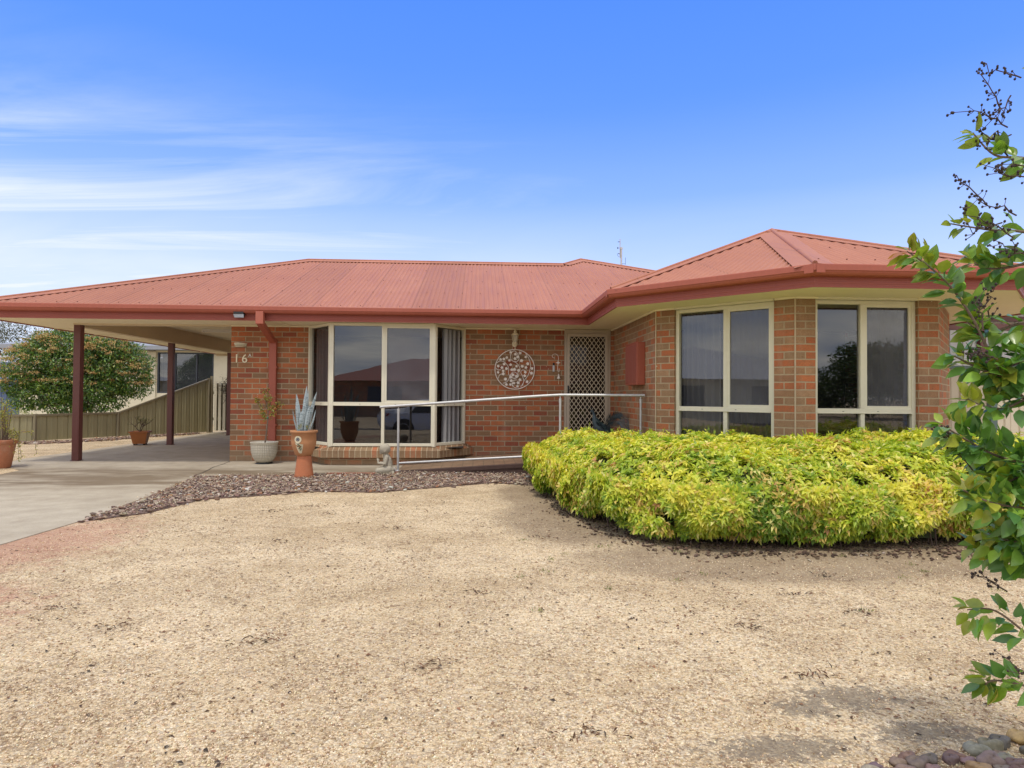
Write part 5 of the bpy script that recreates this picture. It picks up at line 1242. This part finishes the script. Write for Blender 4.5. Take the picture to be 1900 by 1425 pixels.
s = MB(); s.box(-3.56, -.02, 8.09, 8.12, .35, .43); s.box(-3.56, -.02, 8.09, 8.12, 1.10, 1.18); s.box(-3.60, -3.54, 8.05, 8.12, 0, 1.62); s.build_each('gate_rail', M['fence_dark'], gt)
s = MB(); s.box(-3.52, -.1, 8.13, 8.15, .05, 1.42); s.build('dark_gap_sheet', M['fence_dark'], gt)  # dark sheet added behind the pickets to make the gaps look shaded
x = -3.50
while x < -.1:
    s = MB(); w_ = .075; s.add([(x, 8.07, .05), (x+w_, 8.07, .05), (x+w_, 8.07, 1.40), (x+w_/2, 8.07, 1.49), (x, 8.07, 1.40), (x, 8.09, .05), (x+w_, 8.09, .05), (x+w_, 8.09, 1.40), (x+w_/2, 8.09, 1.49), (x, 8.09, 1.40)], [[0, 1, 2, 3, 4], [9, 8, 7, 6, 5], [0, 4, 9, 5], [1, 6, 7, 2], [2, 7, 8, 3], [3, 8, 9, 4]]); s.build('picket', M['ncream'], gt); x += .125
vine = thing('dark_vine', (-3.0, 8.0, .02), 'dark tangled dry vine hanging over the picket gate', 'vine')
s = MB()
for i in range(70):
    a = random.uniform(0, 2*PI); r_ = random.uniform(.02, .05); p = Vector((-2.92+random.gauss(0, .10), 7.98+random.gauss(0, .03), 1.25+random.gauss(0, .13))); pts = [p]
    d = Vector((random.gauss(0, 1), random.gauss(0, .3), random.gauss(0, 1))).normalized()
    for k in range(4): d = (d+Vector((random.gauss(0, .5), random.gauss(0, .2), random.gauss(0, .5)-.1))).normalized(); p = p+d*.09; pts.append(p)
    s.tube(pts, .004, 4, cap=False)
s.tube([(-2.75, 8.0, .02), (-2.80, 7.98, .6), (-2.9, 7.98, 1.2)], [.012, .010, .008], 6); s.build('vine_stem', M['twig'], vine)
n = 2200; P = np.column_stack([-2.90+rng.normal(size=n)*.19, 7.98+rng.normal(size=n)*.05, 1.27+rng.normal(size=n)*.15]); 
scatter_mesh('foliage', P, unit(n), unit(n), rng.uniform(.02, .05, n), rng.uniform(.006, .014, n), pick(n, [(.035, .022, .02), (.06, .035, .025), (.02, .02, .015)]), M['chip'], vine)

# photinia behind the fence
def crown(ctrs, n, lmin, lmax, ar, cols, w, name, m, parent, T=T_S, hole=.0, shell=.55, droop=.25):
    ctrs = np.array(ctrs, float); vol = ctrs[:, 3]*ctrs[:, 4]*ctrs[:, 5]; pidx = rng.choice(len(ctrs), n, p=vol**.75/np.sum(vol**.75)); c = ctrs[pidx]
    u = unit(n); r = (shell+(1-shell)*rng.random(n)**.6)[:, None]; r *= 1+.12*np.sin(u[:, :1]*9+c[:, :1]*3)*np.sin(u[:, 2:3]*8)
    P = c[:, :3]+u*r*c[:, 3:6]
    cl = np.sin(P[:, 0]*5.3+P[:, 2]*3.1)*np.sin(P[:, 1]*4.7+P[:, 2]*4.9)+.5*np.sin(P[:, 0]*11+P[:, 2]*9)
    k = cl > -1.1+hole; P, u = P[k], u[k]; cl = cl[k]; m_ = len(P)
    C = pick(m_, cols, w, .25)*(1+.25*np.clip(cl, -1, 1))[:, None]; C = np.clip(C, 0, 1)
    return scatter_mesh(name, P, u*.6+unit(m_)*.8+[0, 0, -droop], u*.5+unit(m_)*.6+[0, 0, .6], rng.uniform(lmin, lmax, m_), rng.uniform(lmin, lmax, m_)*ar, C, m, parent, T), P
ph = thing('flowering_shrub', (-7.3, 8.0, 0), 'large rounded evergreen shrub with rusty flower heads behind the olive fence', 'shrub')
cts = [(-7.3, 8, 2.05, 1.45, 1.0, .85), (-8.3, 8, 1.85, .95, .8, .75), (-6.2, 8, 1.85, .95, .8, .85), (-7.0, 7.8, 1.35, 1.2, .8, .6), (-5.75, 8, 1.55, .55, .5, .6), (-8.75, 7.9, 1.35, .50, .5, .35), (-7.8, 8, 2.5, .8, .7, .4), (-6.5, 8, 2.35, .8, .7, .4), (-7.9, 7.8, 1.15, .9, .6, .45), (-6.6, 7.8, 1.0, .9, .5, .45), (-8.5, 7.8, .95, .5, .4, .35), (-7.3, 7.6, .8, .8, .4, .3)]
_, _ = crown(cts, 38000, .07, .12, .36, [(.07, .15, .035), (.11, .21, .045), (.20, .32, .06), (.05, .10, .03), (.32, .36, .08)], [.28, .28, .18, .16, .10], 'foliage', M['leaf_gloss'], ph, hole=.25, shell=.5)
FP = []; 
ct = np.array(cts)
for i in range(330):
    c = ct[rng.integers(9)]; u = unit(1)[0]; u[1] = -abs(u[1]); u[2] = abs(u[2])*1.2-.35; u /= np.linalg.norm(u); q = c[:3]+u*c[3:6]*1.0
    if q[2] < 1.35: continue
    FP.append(q+np.column_stack([rng.normal(size=26)*.06, rng.normal(size=26)*.06, rng.normal(size=26)*.020]))
FP = np.concatenate(FP); n = len(FP)
scatter_mesh('flower_head', FP, unit(n), unit(n)*.6+[0, -.3, 1], rng.uniform(.03, .06, n), rng.uniform(.025, .04, n), pick(n, [(.52, .32, .14), (.60, .44, .22), (.44, .28, .12), (.46, .42, .16)]), M['petal'], ph)
s = MB()
for i in range(26):
    a = random.uniform(-1, 1); b = random.uniform(-.5, .5); e = Vector((-7.2+a*1.7, 8+b, random.uniform(1.3, 2.3)))
    s.tube(smoothpts([(-7.2+a*.25, 8+b*.2, 0), (-7.2+a*.7, 8+b*.6, .7), tuple(e)], 4), list(np.linspace(.032, .009, 9)), 6, cap=False)
s.build('trunk', M['bark'], ph)
# small hedge plants peeking over the fence
lo = thing('low_shrub', (-8.3, 5.6, 0), 'low yellow green shrub just showing over the fence at the left', 'shrub')
crown([(-8.9, 4.9, .55, .6, .4, .28), (-8.0, 5.3, .50, .6, .4, .30), (-7.3, 5.6, .45, .5, .4, .28)], 2600, .03, .06, .45, [(.2, .25, .05), (.34, .36, .08), (.12, .18, .04)], None, 'foliage', M['leaf'], lo)
s = MB(); 
for x_ in (-8.9, -8.0, -7.3):
    for k in range(4): s.tube([(x_+random.gauss(0, .05), 5.2, 0), (x_+random.gauss(0, .2), 5.2, .45)], .01, 5)
s.build('stem', M['bark'], lo)

# neighbouring house beyond the fence
nh = thing('neighbour_house', (-6, 13.2, 0), 'cream rendered house with a wide grey window behind the carport fence', 'house')
s = MB()
for (x0, x1, z0, z1) in ((-12.3, -7.52, -.1, 2.75), (-7.52, -5.52, -.1, 1.12), (-7.52, -5.52, 2.60, 2.75), (-5.52, -.5, -.1, 2.75)): s.box(x0, x1, 13.05, 13.25, z0, z1)
s.box(-12.3, -12.1, 13.25, 20, -.1, 2.75); s.box(-.7, -.5, 13.25, 20, -.1, 2.75); s.box(-12.1, -.7, 19.8, 20, -.1, 2.75)
s.build('wall', M['ncream'], nh)
s = MB(); s.box(-7.88, -7.55, 12.98, 13.05, -.05, 2.62); s.build('wall_pilaster', M['ncream'], nh)
s = MB(); s.box(-12.7, -.1, 12.5, 12.62, 2.66, 2.80); s.build('gutter', M['grey_roof'], nh)
s = MB(); rv = [(-12.7, 12.5, 2.80), (-.1, 12.5, 2.80), (-.1, 20.5, 2.80), (-12.7, 20.5, 2.80), (-8.7, 16.5, 4.1), (-4.1, 16.5, 4.1)]
s.add(rv, [[0, 1, 5, 4], [1, 2, 5], [2, 3, 4, 5], [3, 0, 4]]); s.quad((-12.7, 12.5, 2.66), (-.1, 12.5, 2.66), (-.1, 13.1, 2.66), (-12.7, 13.1, 2.66)); s.build('roof', M['grey_roof'], nh)
fr = MB()
for (x0, x1, z0, z1) in ((-7.52, -7.47, 1.12, 2.60), (-5.57, -5.52, 1.12, 2.60), (-7.47, -5.57, 2.55, 2.60), (-7.47, -5.57, 1.12, 1.17), (-6.92, -6.88, 1.17, 2.55), (-6.16, -6.11, 1.17, 2.55)): fr.box(x0, x1, 13.06, 13.16, z0, z1)
f_ = fr.build('window_frame', M['bluegrey'], nh)
for (x0, x1) in ((-7.47, -6.92), (-6.88, -6.16), (-6.11, -5.57)):
    g = MB(); g.quad((x0, 13.11, 1.17), (x1, 13.11, 1.17), (x1, 13.11, 2.55), (x0, 13.11, 2.55)); g.build('glass_pane', M['glass'], f_)
s = MB(); s.quad((-7.5, 13.4, 1.1), (-5.5, 13.4, 1.1), (-5.5, 13.4, 2.6), (-7.5, 13.4, 2.6)); s.build('blind', simple('blind_grey', (.20, .22, .26), .8), nh)
# blue shed and white roofed house far left
sh_o = thing('garden_shed', (-15, 17, 0), 'blue ribbed metal shed behind the shrub at the left edge', 'shed')
s = MB(); x = -17.6
while x < -14.2:
    s.box(x, x+.16, 15.98, 16.02, 0, 1.60); s.box(x+.16, x+.20, 15.965, 16.0, 0, 1.60); x += .20
s.box(-17.6, -14.2, 16.03, 18, 0, 1.60); s.build('wall', M['shedblue'], sh_o)
s = MB(); s.add([(-17.8, 15.8, 1.6), (-14.0, 15.8, 1.6), (-14.0, 18.2, 1.85), (-17.8, 18.2, 1.85)], [[0, 1, 2, 3]]); s.box(-17.8, -14.0, 15.78, 15.82, 1.55, 1.62); s.build('roof', M['shedblue'], sh_o)
fh = thing('white_roofed_house', (-19, 24, 0), 'pale house with a white metal roof and long eave beyond the shrub', 'house')
s = MB(); s.box(-27, -16.2, 21.0, 27, 0, 2.05); s.build('wall', M['ncream'], fh)
s = MB(); s.add([(-27.6, 20.4, 2.05), (-15.8, 20.4, 2.05), (-15.8, 27.6, 2.05), (-27.6, 27.6, 2.05), (-24, 24, 2.85), (-19, 24, 2.85)], [[0, 1, 5, 4], [1, 2, 5], [2, 3, 4, 5], [3, 0, 4]]); s.build('roof', M['white_roof'], fh)
pg = thing('flat_patio_roof', (-17, 20, 0), 'thin flat grey patio roof above the white roofed house at the left', 'patio roof')
s = MB(); s.add([(-21, 19.8, 2.86), (-15.7, 19.8, 2.60), (-15.7, 23, 2.66), (-21, 23, 2.92), (-21, 19.8, 2.93), (-15.7, 19.8, 2.70), (-15.7, 23, 2.76), (-21, 23, 3.0)], [[0, 3, 2, 1], [4, 5, 6, 7], [0, 1, 5, 4], [1, 2, 6, 5], [2, 3, 7, 6], [3, 0, 4, 7]]); s.build('roof_sheet', M['white_roof'], pg)
for x in (-20.8, -16): s = MB(); s.box(x, x+.1, 19.95, 20.05, 0, 2.8); s.build('patio_post', M['bluegrey'], pg)
def gum(name, x, y, h, r, label, cols, group=None, n=6000, ls=(.12, .28), lumps=9, seed=1, sparse=.5):
    rr = random.Random(seed); tr = thing(name, (x, y, ground_z(y)), label, 'tree', group); s = MB(); cts = []
    s.tube(smoothpts([(x, y, ground_z(y)), (x+rr.gauss(0, .1), y, h*.25), (x+rr.gauss(0, .25), y+rr.gauss(0, .2), h*.55)], 4), list(np.linspace(h*.028, h*.016, 9)), 8)
    for i in range(lumps):
        a = rr.uniform(0, 2*PI); q = rr.uniform(.25, 1)*r; c = (x+q*math.cos(a), y+q*math.sin(a), h*rr.uniform(.45 if h > 6.9 and y > 0 else .26, .86)); s.tube(smoothpts([(x, y, h*rr.uniform(.25, .5)), ((x+c[0])/2, (y+c[1])/2, c[2]*.72), c], 4), list(np.linspace(h*.012, h*.004, 9)), 6)
        cts.append((*c, r*rr.uniform(.3, .5), r*rr.uniform(.3, .5), r*rr.uniform(.22, .36)))
    cts.append((x, y, h*.86, r*.45, r*.45, r*.3)); s.build('trunk', M['bark'], tr)
    crown(cts, n, ls[0], ls[1], .35, cols, None, 'crown', M['leaf'], tr, hole=sparse, shell=.25); return tr
gum('gum_tree', -31.5, 40, 7.2, 4.2, 'grey green gum tree standing far behind the white roofed house', [(.08, .085, .05), (.11, .11, .07), (.06, .07, .045), (.14, .12, .09)], n=9000, seed=3)

# ------------------------------------------------------------- right boundary
ga = thing('pale_garage', (13, 0, 0), 'pale ribbed metal garage wall seen past the right corner of the house', 'garage')
s = MB(); x = 11.6
while x < 19: s.box(x, x+.20, -.42, -.38, 1.6 if False else 0, 2.75); s.box(x+.2, x+.23, -.40, -.37, 0, 2.75); x += .23
s.box(11.6, 19, -.36, 6, 0, 2.75); s.build('wall', M['garage'], ga)
s = MB(); s.add([(11.45, -.7, 2.75), (19.2, -.7, 2.75), (19.2, 6.2, 3.1), (11.45, 6.2, 3.1)], [[0, 1, 2, 3]]); s.box(11.45, 19.2, -.75, -.68, 2.68, 2.78); s.build('roof', M['garage'], ga)
s = MB(); s.box(13.2, 14.4, -.47, -.43, 0, 2.1); s.build('garage_door', simple('door_grey', (.5, .5, .5), .5), ga)
ribfence('side_fence', [(10.42, -1.5), (13.4, -1.5), (15.8, -1.5)], [1.62, 1.62, 1.62], simple('fence_cream', (.60, .54, .42), .55, .05), M['tealpost'], 'cream ribbed metal side fence right of the house corner', 'fence')
s = MB(); s.box(11.80, 11.90, -1.60, -1.52, 0, 1.66); tag(s.build('fence_upright', M['tealpost']), 'grey green metal upright standing in front of the cream side fence', 'post')
pe = thing('pergola_beam', (12, -1.2, 0), 'brown pergola frame against the pale garage wall at right', 'pergola')
s = MB(); s.box(11.30, 14.2, -1.22, -1.14, 2.20, 2.30); s.box(11.3, 14.2, -.62, -.54, 2.42, 2.50); s.build_each('beam', M['brownbeam'], pe)
for x in (11.95, 14.1): s = MB(); s.box(x, x+.09, -1.22, -1.13, 0, 2.2); s.build('pergola_post', M['brownbeam'], pe)

# --------------------------------- the street behind the camera (seen in the glass)
def simple_house(name, x0, x1, y0, y1, h, rise, wm, rm, label, zg=-.5, win=()):
    r = thing(name, ((x0+x1)/2, (y0+y1)/2, zg), label, 'house'); s = MB(); s.box(x0, x1, y0, y1, zg, zg+h); s.build('wall', wm, r)
    s = MB(); e = .6; d = (min(x1-x0, y1-y0)/2+e); z = zg+h
    if x1-x0 > y1-y0: rd = [(x0-e+d, (y0+y1)/2), (x1+e-d, (y0+y1)/2)]
    else: rd = [((x0+x1)/2, y0-e+d), ((x0+x1)/2, y1+e-d)]
    v = [(x0-e, y0-e, z), (x1+e, y0-e, z), (x1+e, y1+e, z), (x0-e, y1+e, z), (*rd[0], z+rise), (*rd[1], z+rise)]
    f = [[0, 1, 5, 4], [1, 2, 5], [2, 3, 4, 5], [3, 0, 4]] if x1-x0 > y1-y0 else [[0, 1, 4], [1, 2, 5, 4], [2, 3, 5], [3, 0, 4, 5]]
    s.add(v, f); s.build('roof', rm, r)
    for (a, b, c, d_, ax, pos) in win:
        s = MB()
        if ax == 'y': s.box(a, b, pos-.02, pos+.02, c, d_)
        else: s.box(pos-.02, pos+.02, a, b, c, d_)
        s.build('window', M['bluegrey'], r)
    return r
simple_house('street_house', -7, 17, -49, -38, 2.6, 2.0, M['brick'], M['trim'], 'red roofed brick house across the street reflected in the bay window', win=((-4, -1.5, .4, 1.7, 'y', -37.98), (1, 2, -.4, 1.7, 'y', -37.98), (4, 7, .4, 1.7, 'y', -37.98)))
simple_house('corner_house', -40, -24, -24, -8, 2.7, 2.6, M['ncream'], M['white_roof'], 'cream house with pale roof to the left, reflected in the angled window', win=((-20, -17, .5, 1.8, 'x', -23.98), (-14, -11.5, .5, 1.8, 'x', -23.98)))
TC = [(.06, .10, .03), (.09, .14, .04), (.04, .07, .025)]
gum('street_tree', 34.0, -46, 4.9, 4.4, 'broad dark street tree, middle one of the row across the road', TC, 'street trees', 11000, (.25, .5), 12, seed=5, sparse=.1)
gum('street_tree', 48, -58, 6.6, 5.5, 'tall dark street tree furthest right across the road', TC, 'street trees', 11000, (.25, .5), 12, seed=8, sparse=.1)
gum('street_tree', 25, -52, 5.2, 4.5, 'smaller dark street tree beside the red roofed house', TC, 'street trees', 9000, (.25, .5), 12, seed=9, sparse=.1)
lp_ = thing('street_lamp', (21.5, -22, -.5), 'tall grey street lamp post across the road', 'street lamp')
s = MB(); s.tube([(21.5, -22, -.5), (21.5, -22, 7.5)], [.10, .06], 8); s.tube(smoothpts([(21.5, -22, 7.4), (21.3, -21.6, 7.9), (20.9, -20.8, 8.1)], 4), .04, 6); s.build('lamp_pole', M['steel'], lp_)
s = MB(); s.ball((20.8, -20.6, 8.08), .25, (.6, 1.4, .4), 10); s.build('lamp_head', M['steel'], lp_)
# parked sedan
car = thing('parked_car', (2.6, -15.1, -.5), 'silver sedan parked at the kerb in front of the house', 'car')
cx0, cy0, cz0 = .35, -15.1, -.494
secs = [(0, .55, .92, .70, .72), (.12, .36, 1.02, .82, .80), (.65, .30, 1.06, .88, .74), (1.0, .24, 1.10, .90, .66), (1.55, .22, 1.40, .90, .60), (2.2, .22, 1.46, .90, .60), (2.9, .22, 1.42, .90, .60), (3.6, .24, 1.02, .90, .66), (4.3, .28, .90, .86, .72), (4.62, .36, .78, .74, .66), (4.72, .48, .66, .60, .56)]
s = MB(); rows = []
for (x, zb, zt, hw, tw) in secs:
    belt = min(zt, .92); row = []
    for (yy, zz_) in ((0, zb), (hw*.85, zb), (hw, zb+.12), (hw*1.01, (zb+belt)/2), (hw*.96, belt), (tw, zt-.02), (tw*.6, zt+.015), (0, zt+.03)): row.append((yy, zz_))
    full = [(cx0+x, cy0+yy, cz0+zz_) for yy, zz_ in row]+[(cx0+x, cy0-yy, cz0+zz_) for yy, zz_ in row[1:-1][::-1]]; rows.append(full)
k = len(rows[0])
for i in range(len(rows)-1):
    for j in range(k): s.add([rows[i][j], rows[i][(j+1) % k], rows[i+1][(j+1) % k], rows[i+1][j]], [[0, 1, 2, 3]], smooth=True)
s.add(rows[0], [list(range(k))]); s.add(rows[-1], [list(range(k))]); s.build('body', M['carpaint'], car)
s = MB()
for sg in (1, -1):
    ww = [(1.25, .95, .88), (3.35, .95, .88), (2.75, 1.36, .645), (2.2, 1.41, .64), (1.6, 1.36, .645)]
    s.add([(cx0+a, cy0+sg*(c+.012), cz0+b) for a, b, c in ww], [[0, 1, 2, 3, 4]])
s.build('side_window', M['black'], car)
for x in (1.0, 3.75):
    for sg in (1, -1):
        wl = MB(); R9 = Matrix.Rotation(PI/2, 3, 'X'); c = Vector((cx0+x, cy0+sg*.80, cz0+.335)); vs = []; prof = [(.20, -.11), (.32, -.11), (.335, -.08), (.335, .08), (.32, .11), (.20, .11)]
        for r_, h_ in prof:
            for q in range(28): a = 2*PI*q/28; vs.append((c.x+r_*math.cos(a), c.y+h_*sg, c.z+r_*math.sin(a)))
        wl.add(vs, [[i*28+q, i*28+(q+1) % 28, (i+1)*28+(q+1) % 28, (i+1)*28+q] for i in range(5) for q in range(28)], smooth=True); wh = wl.build('wheel', M['tyre'], car)
        rr_ = MB()
        for q in range(10):
            a = 2*PI*q/10; a2 = a+.16; rr_.add([(c.x+.04*math.cos(a), c.y+sg*.108, c.z+.04*math.sin(a)), (c.x+.21*math.cos(a-.07), c.y+sg*.112, c.z+.21*math.sin(a-.07)), (c.x+.21*math.cos(a2), c.y+sg*.112, c.z+.21*math.sin(a2)), (c.x+.05*math.cos(a2+.3), c.y+sg*.108, c.z+.05*math.sin(a2+.3))], [[0, 1, 2, 3]])
        rr_.tube([(c.x+.215*math.cos(a), c.y+sg*.11, c.z+.215*math.sin(a)) for a in np.linspace(0, 2*PI, 29)], .012, 6, cap=False); rr_.build('rim', M['alloy'], wh)
        ar = MB(); ar.add([(c.x+.40*math.cos(a), cy0+sg*.915, c.z+.40*math.sin(a)) for a in np.linspace(-.35, PI+.35, 20)], [list(range(20))]); ar.build('wheel_arch', M['black'], car)
for sg in (1, -1):
    s = MB(); s.add([(cx0+.02, cy0+sg*.60, cz0+.80), (cx0+.40, cy0+sg*.895, cz0+.84), (cx0+.50, cy0+sg*.90, cz0+.92), (cx0+.04, cy0+sg*.66, cz0+.93)], [[0, 1, 2, 3]]); s.build('tail_lamp', M['redlamp'], car)

# ------------------------------------------------------------- light and camera
sun_dir = Vector((.13, .37, -1)).normalized()       # direction the light travels
el_ = math.asin(-sun_dir.z); azv = math.atan2(-sun_dir.x, -sun_dir.y)
W_ = bpy.data.worlds.new('World'); S.world = W_; W_.use_nodes = True; nt = W_.node_tree; nt.nodes.clear()
def wn(t_, **k):
    x = nt.nodes.new(t_)
    for a, b in k.items(): setattr(x, a, b)
    return x
out = wn('ShaderNodeOutputWorld'); bg = wn('ShaderNodeBackground'); bg.inputs['Strength'].default_value = .15; nt.links.new(bg.outputs[0], out.inputs[0])
sky = wn('ShaderNodeTexSky', sky_type='NISHITA'); sky.sun_disc = False; sky.sun_elevation = el_; sky.sun_rotation = azv; sky.air_density = 1.0; sky.dust_density = .4; sky.ozone_density = 2.2
hs = wn('ShaderNodeHueSaturation'); hs.inputs['Saturation'].default_value = 1.22; hs.inputs['Value'].default_value = 2.3; nt.links.new(sky.outputs[0], hs.inputs['Color'])
tn = wn('ShaderNodeMix', data_type='RGBA', blend_type='MULTIPLY'); tn.inputs[0].default_value = 1; nt.links.new(hs.outputs[0], tn.inputs[6]); tn.inputs[7].default_value = (.56, .62, 1.02, 1)
tc = wn('ShaderNodeTexCoord'); sx = wn('ShaderNodeSeparateXYZ'); nt.links.new(tc.outputs['Generated'], sx.inputs[0])
def wm(op, a, b=None, clamp=False):
    x = wn('ShaderNodeMath', operation=op, use_clamp=clamp)
    for i, v in enumerate((a, b)):
        if v is None: continue
        if isinstance(v, (int, float)): x.inputs[i].default_value = v
        else: nt.links.new(v, x.inputs[i])
    return x.outputs[0]
def wr(f, stops):
    x = wn('ShaderNodeValToRGB'); r = x.color_ramp
    while len(r.elements) > 1: r.elements.remove(r.elements[-1])
    for i, (p, c) in enumerate(stops):
        e = r.elements[0] if i == 0 else r.elements.new(p); e.position = p; e.color = (c, c, c, 1) if isinstance(c, (int, float)) else (*c, 1)
    nt.links.new(f, x.inputs[0]); return x.outputs[0]
def wrc(f, stops):
    x = wn('ShaderNodeValToRGB'); r = x.color_ramp; K = 8.0
    while len(r.elements) > 1: r.elements.remove(r.elements[-1])
    for i, (p, c) in enumerate(stops):
        e = r.elements[0] if i == 0 else r.elements.new(p); e.position = p; e.color = (*[v/K for v in c], 1)
    nt.links.new(f, x.inputs[0]); m = wn('ShaderNodeVectorMath', operation='SCALE'); m.inputs['Scale'].default_value = K; nt.links.new(x.outputs[0], m.inputs[0]); return m.outputs[0]
zc = wm('ADD', wm('MAXIMUM', sx.outputs[2], 0.0), .10)
cv = wn('ShaderNodeCombineXYZ'); nt.links.new(wm('DIVIDE', sx.outputs[0], zc), cv.inputs[0]); nt.links.new(wm('DIVIDE', sx.outputs[1], zc), cv.inputs[1])
def wnoise(scale, sc, loc, rot, det=7, ro=.6, dist=.6):
    m = wn('ShaderNodeMapping'); nt.links.new(cv.outputs[0], m.inputs[0]); m.inputs['Scale'].default_value = sc; m.inputs['Location'].default_value = loc; m.inputs['Rotation'].default_value = (0, 0, rot)
    x = wn('ShaderNodeTexNoise'); x.inputs['Scale'].default_value = scale; x.inputs['Detail'].default_value = det; x.inputs['Roughness'].default_value = ro; x.inputs['Distortion'].default_value = dist; nt.links.new(m.outputs[0], x.inputs['Vector']); return x.outputs[0]
n1 = wnoise(.85, (.42, 1.9, 1), (1.3, .9, 0), .34, 10, .62, 1.0); n2 = wnoise(.45, (.7, 1, 1), (5, 1, 0), .2, 5)
az_ = wm('DIVIDE', sx.outputs[0], wm('MAXIMUM', wm('ABSOLUTE', sx.outputs[1]), .05))     # >0 right, <0 left (ahead)
ahead = wm('MULTIPLY', wr(wm('ADD', wm('MULTIPLY', sx.outputs[1], .5), .5), [(.48, 0), (.66, 1)]), wr(sx.outputs[2], [(.56, 1), (.70, 0)]))
left = wr(wm('ADD', wm('MULTIPLY', az_, .5), .5), [(.12, 1), (.42, .55), (.62, .08)])
lowm = wr(sx.outputs[2], [(.0, 1), (.25, 1), (.31, .62), (.38, .18), (.45, 0)])
st_ = wr(n1, [(.38, 0), (.64, .95)])
f1 = wm('MULTIPLY', wm('MULTIPLY', st_, wm('MULTIPLY', left, lowm)), 1.15, clamp=True)
hz_ = wr(sx.outputs[2], [(0, 1), (.17, .92), (.225, .52), (.29, .14), (.42, 0)])
hz2 = wm('MULTIPLY', hz_, wm('MULTIPLY', wr(n2, [(.30, .60), (.60, 1.0)]), wm('ADD', wm('MULTIPLY', left, .35), .65)))
fA = wm('MULTIPLY', wm('MAXIMUM', f1, hz2), ahead, clamp=True)
mixA = wn('ShaderNodeMix', data_type='RGBA'); nt.links.new(fA, mixA.inputs[0]); bl_ = wn('ShaderNodeMix', data_type='RGBA'); bl_.inputs[0].default_value = .72; nt.links.new(tn.outputs[2], bl_.inputs[6]); nt.links.new(wrc(sx.outputs[2], [(0, (2.9, 4.2, 7.4)), (.25, (1.9, 3.35, 7.2)), (.40, (.95, 2.35, 7.0)), (.55, (.62, 1.95, 6.8))]), bl_.inputs[7]); nt.links.new(bl_.outputs[2], mixA.inputs[6]); mixA.inputs[7].default_value = (5.9, 6.4, 7.1, 1)
# broken cloud over the street side and overhead, brightened as unseen facade fill
n3 = wnoise(.55, (1, 1, 1), (8, 3, 0), 0, 7, .6, .3)
fB = wm('MULTIPLY', wr(n3, [(.36, .62), (.60, 1.0)]), wm('SUBTRACT', 1.0, ahead), clamp=True)
mixB = wn('ShaderNodeMix', data_type='RGBA'); nt.links.new(fB, mixB.inputs[0]); nt.links.new(mixA.outputs[2], mixB.inputs[6])
mb2 = wn('ShaderNodeMix', data_type='RGBA'); nt.links.new(wr(n3, [(.4, 0), (.7, 1)]), mb2.inputs[0]); mb2.inputs[6].default_value = (6.0, 6.0, 5.9, 1); mb2.inputs[7].default_value = (13.6, 12.8, 11.6, 1)
nt.links.new(mb2.outputs[2], mixB.inputs[7]); nt.links.new(mixB.outputs[2], bg.inputs[0])
sl = bpy.data.lights.new('sun', 'SUN'); sl.energy = 2.0; sl.angle = math.radians(5); sl.color = (1, .94, .84); so = bpy.data.objects.new('sun', sl); COL.objects.link(so); so.rotation_euler = sun_dir.to_track_quat('-Z', 'Y').to_euler(); so.location = (0, -10, 20)
cam = bpy.data.cameras.new('camera'); cam.sensor_width = 36; cam.lens = 1195.3/1900*36; cam.clip_start = .05; cam.clip_end = 3000
co = bpy.data.objects.new('camera', cam); COL.objects.link(co); S.camera = co
yaw, pitch, roll = .052, .0175, .0068
fw = Vector((math.sin(yaw)*math.cos(pitch), math.cos(yaw)*math.cos(pitch), math.sin(pitch))); rr0 = Vector((math.cos(yaw), -math.sin(yaw), 0)); uu0 = rr0.cross(fw)
rr1 = rr0*math.cos(roll)+uu0*math.sin(roll); uu1 = uu0*math.cos(roll)-rr0*math.sin(roll)
mw = Matrix((rr1, uu1, -fw)).transposed().to_4x4(); mw.translation = (4.10, -10.90, 1.1277); co.matrix_world = mw
S.view_settings.view_transform = 'Standard'; S.view_settings.look = 'None'; S.view_settings.exposure = 0; S.view_settings.gamma = 1
S.cycles.max_bounces = 8; S.cycles.transparent_max_bounces = 12; S.cycles.use_denoising = True
S.cycles.sample_clamp_indirect = 8
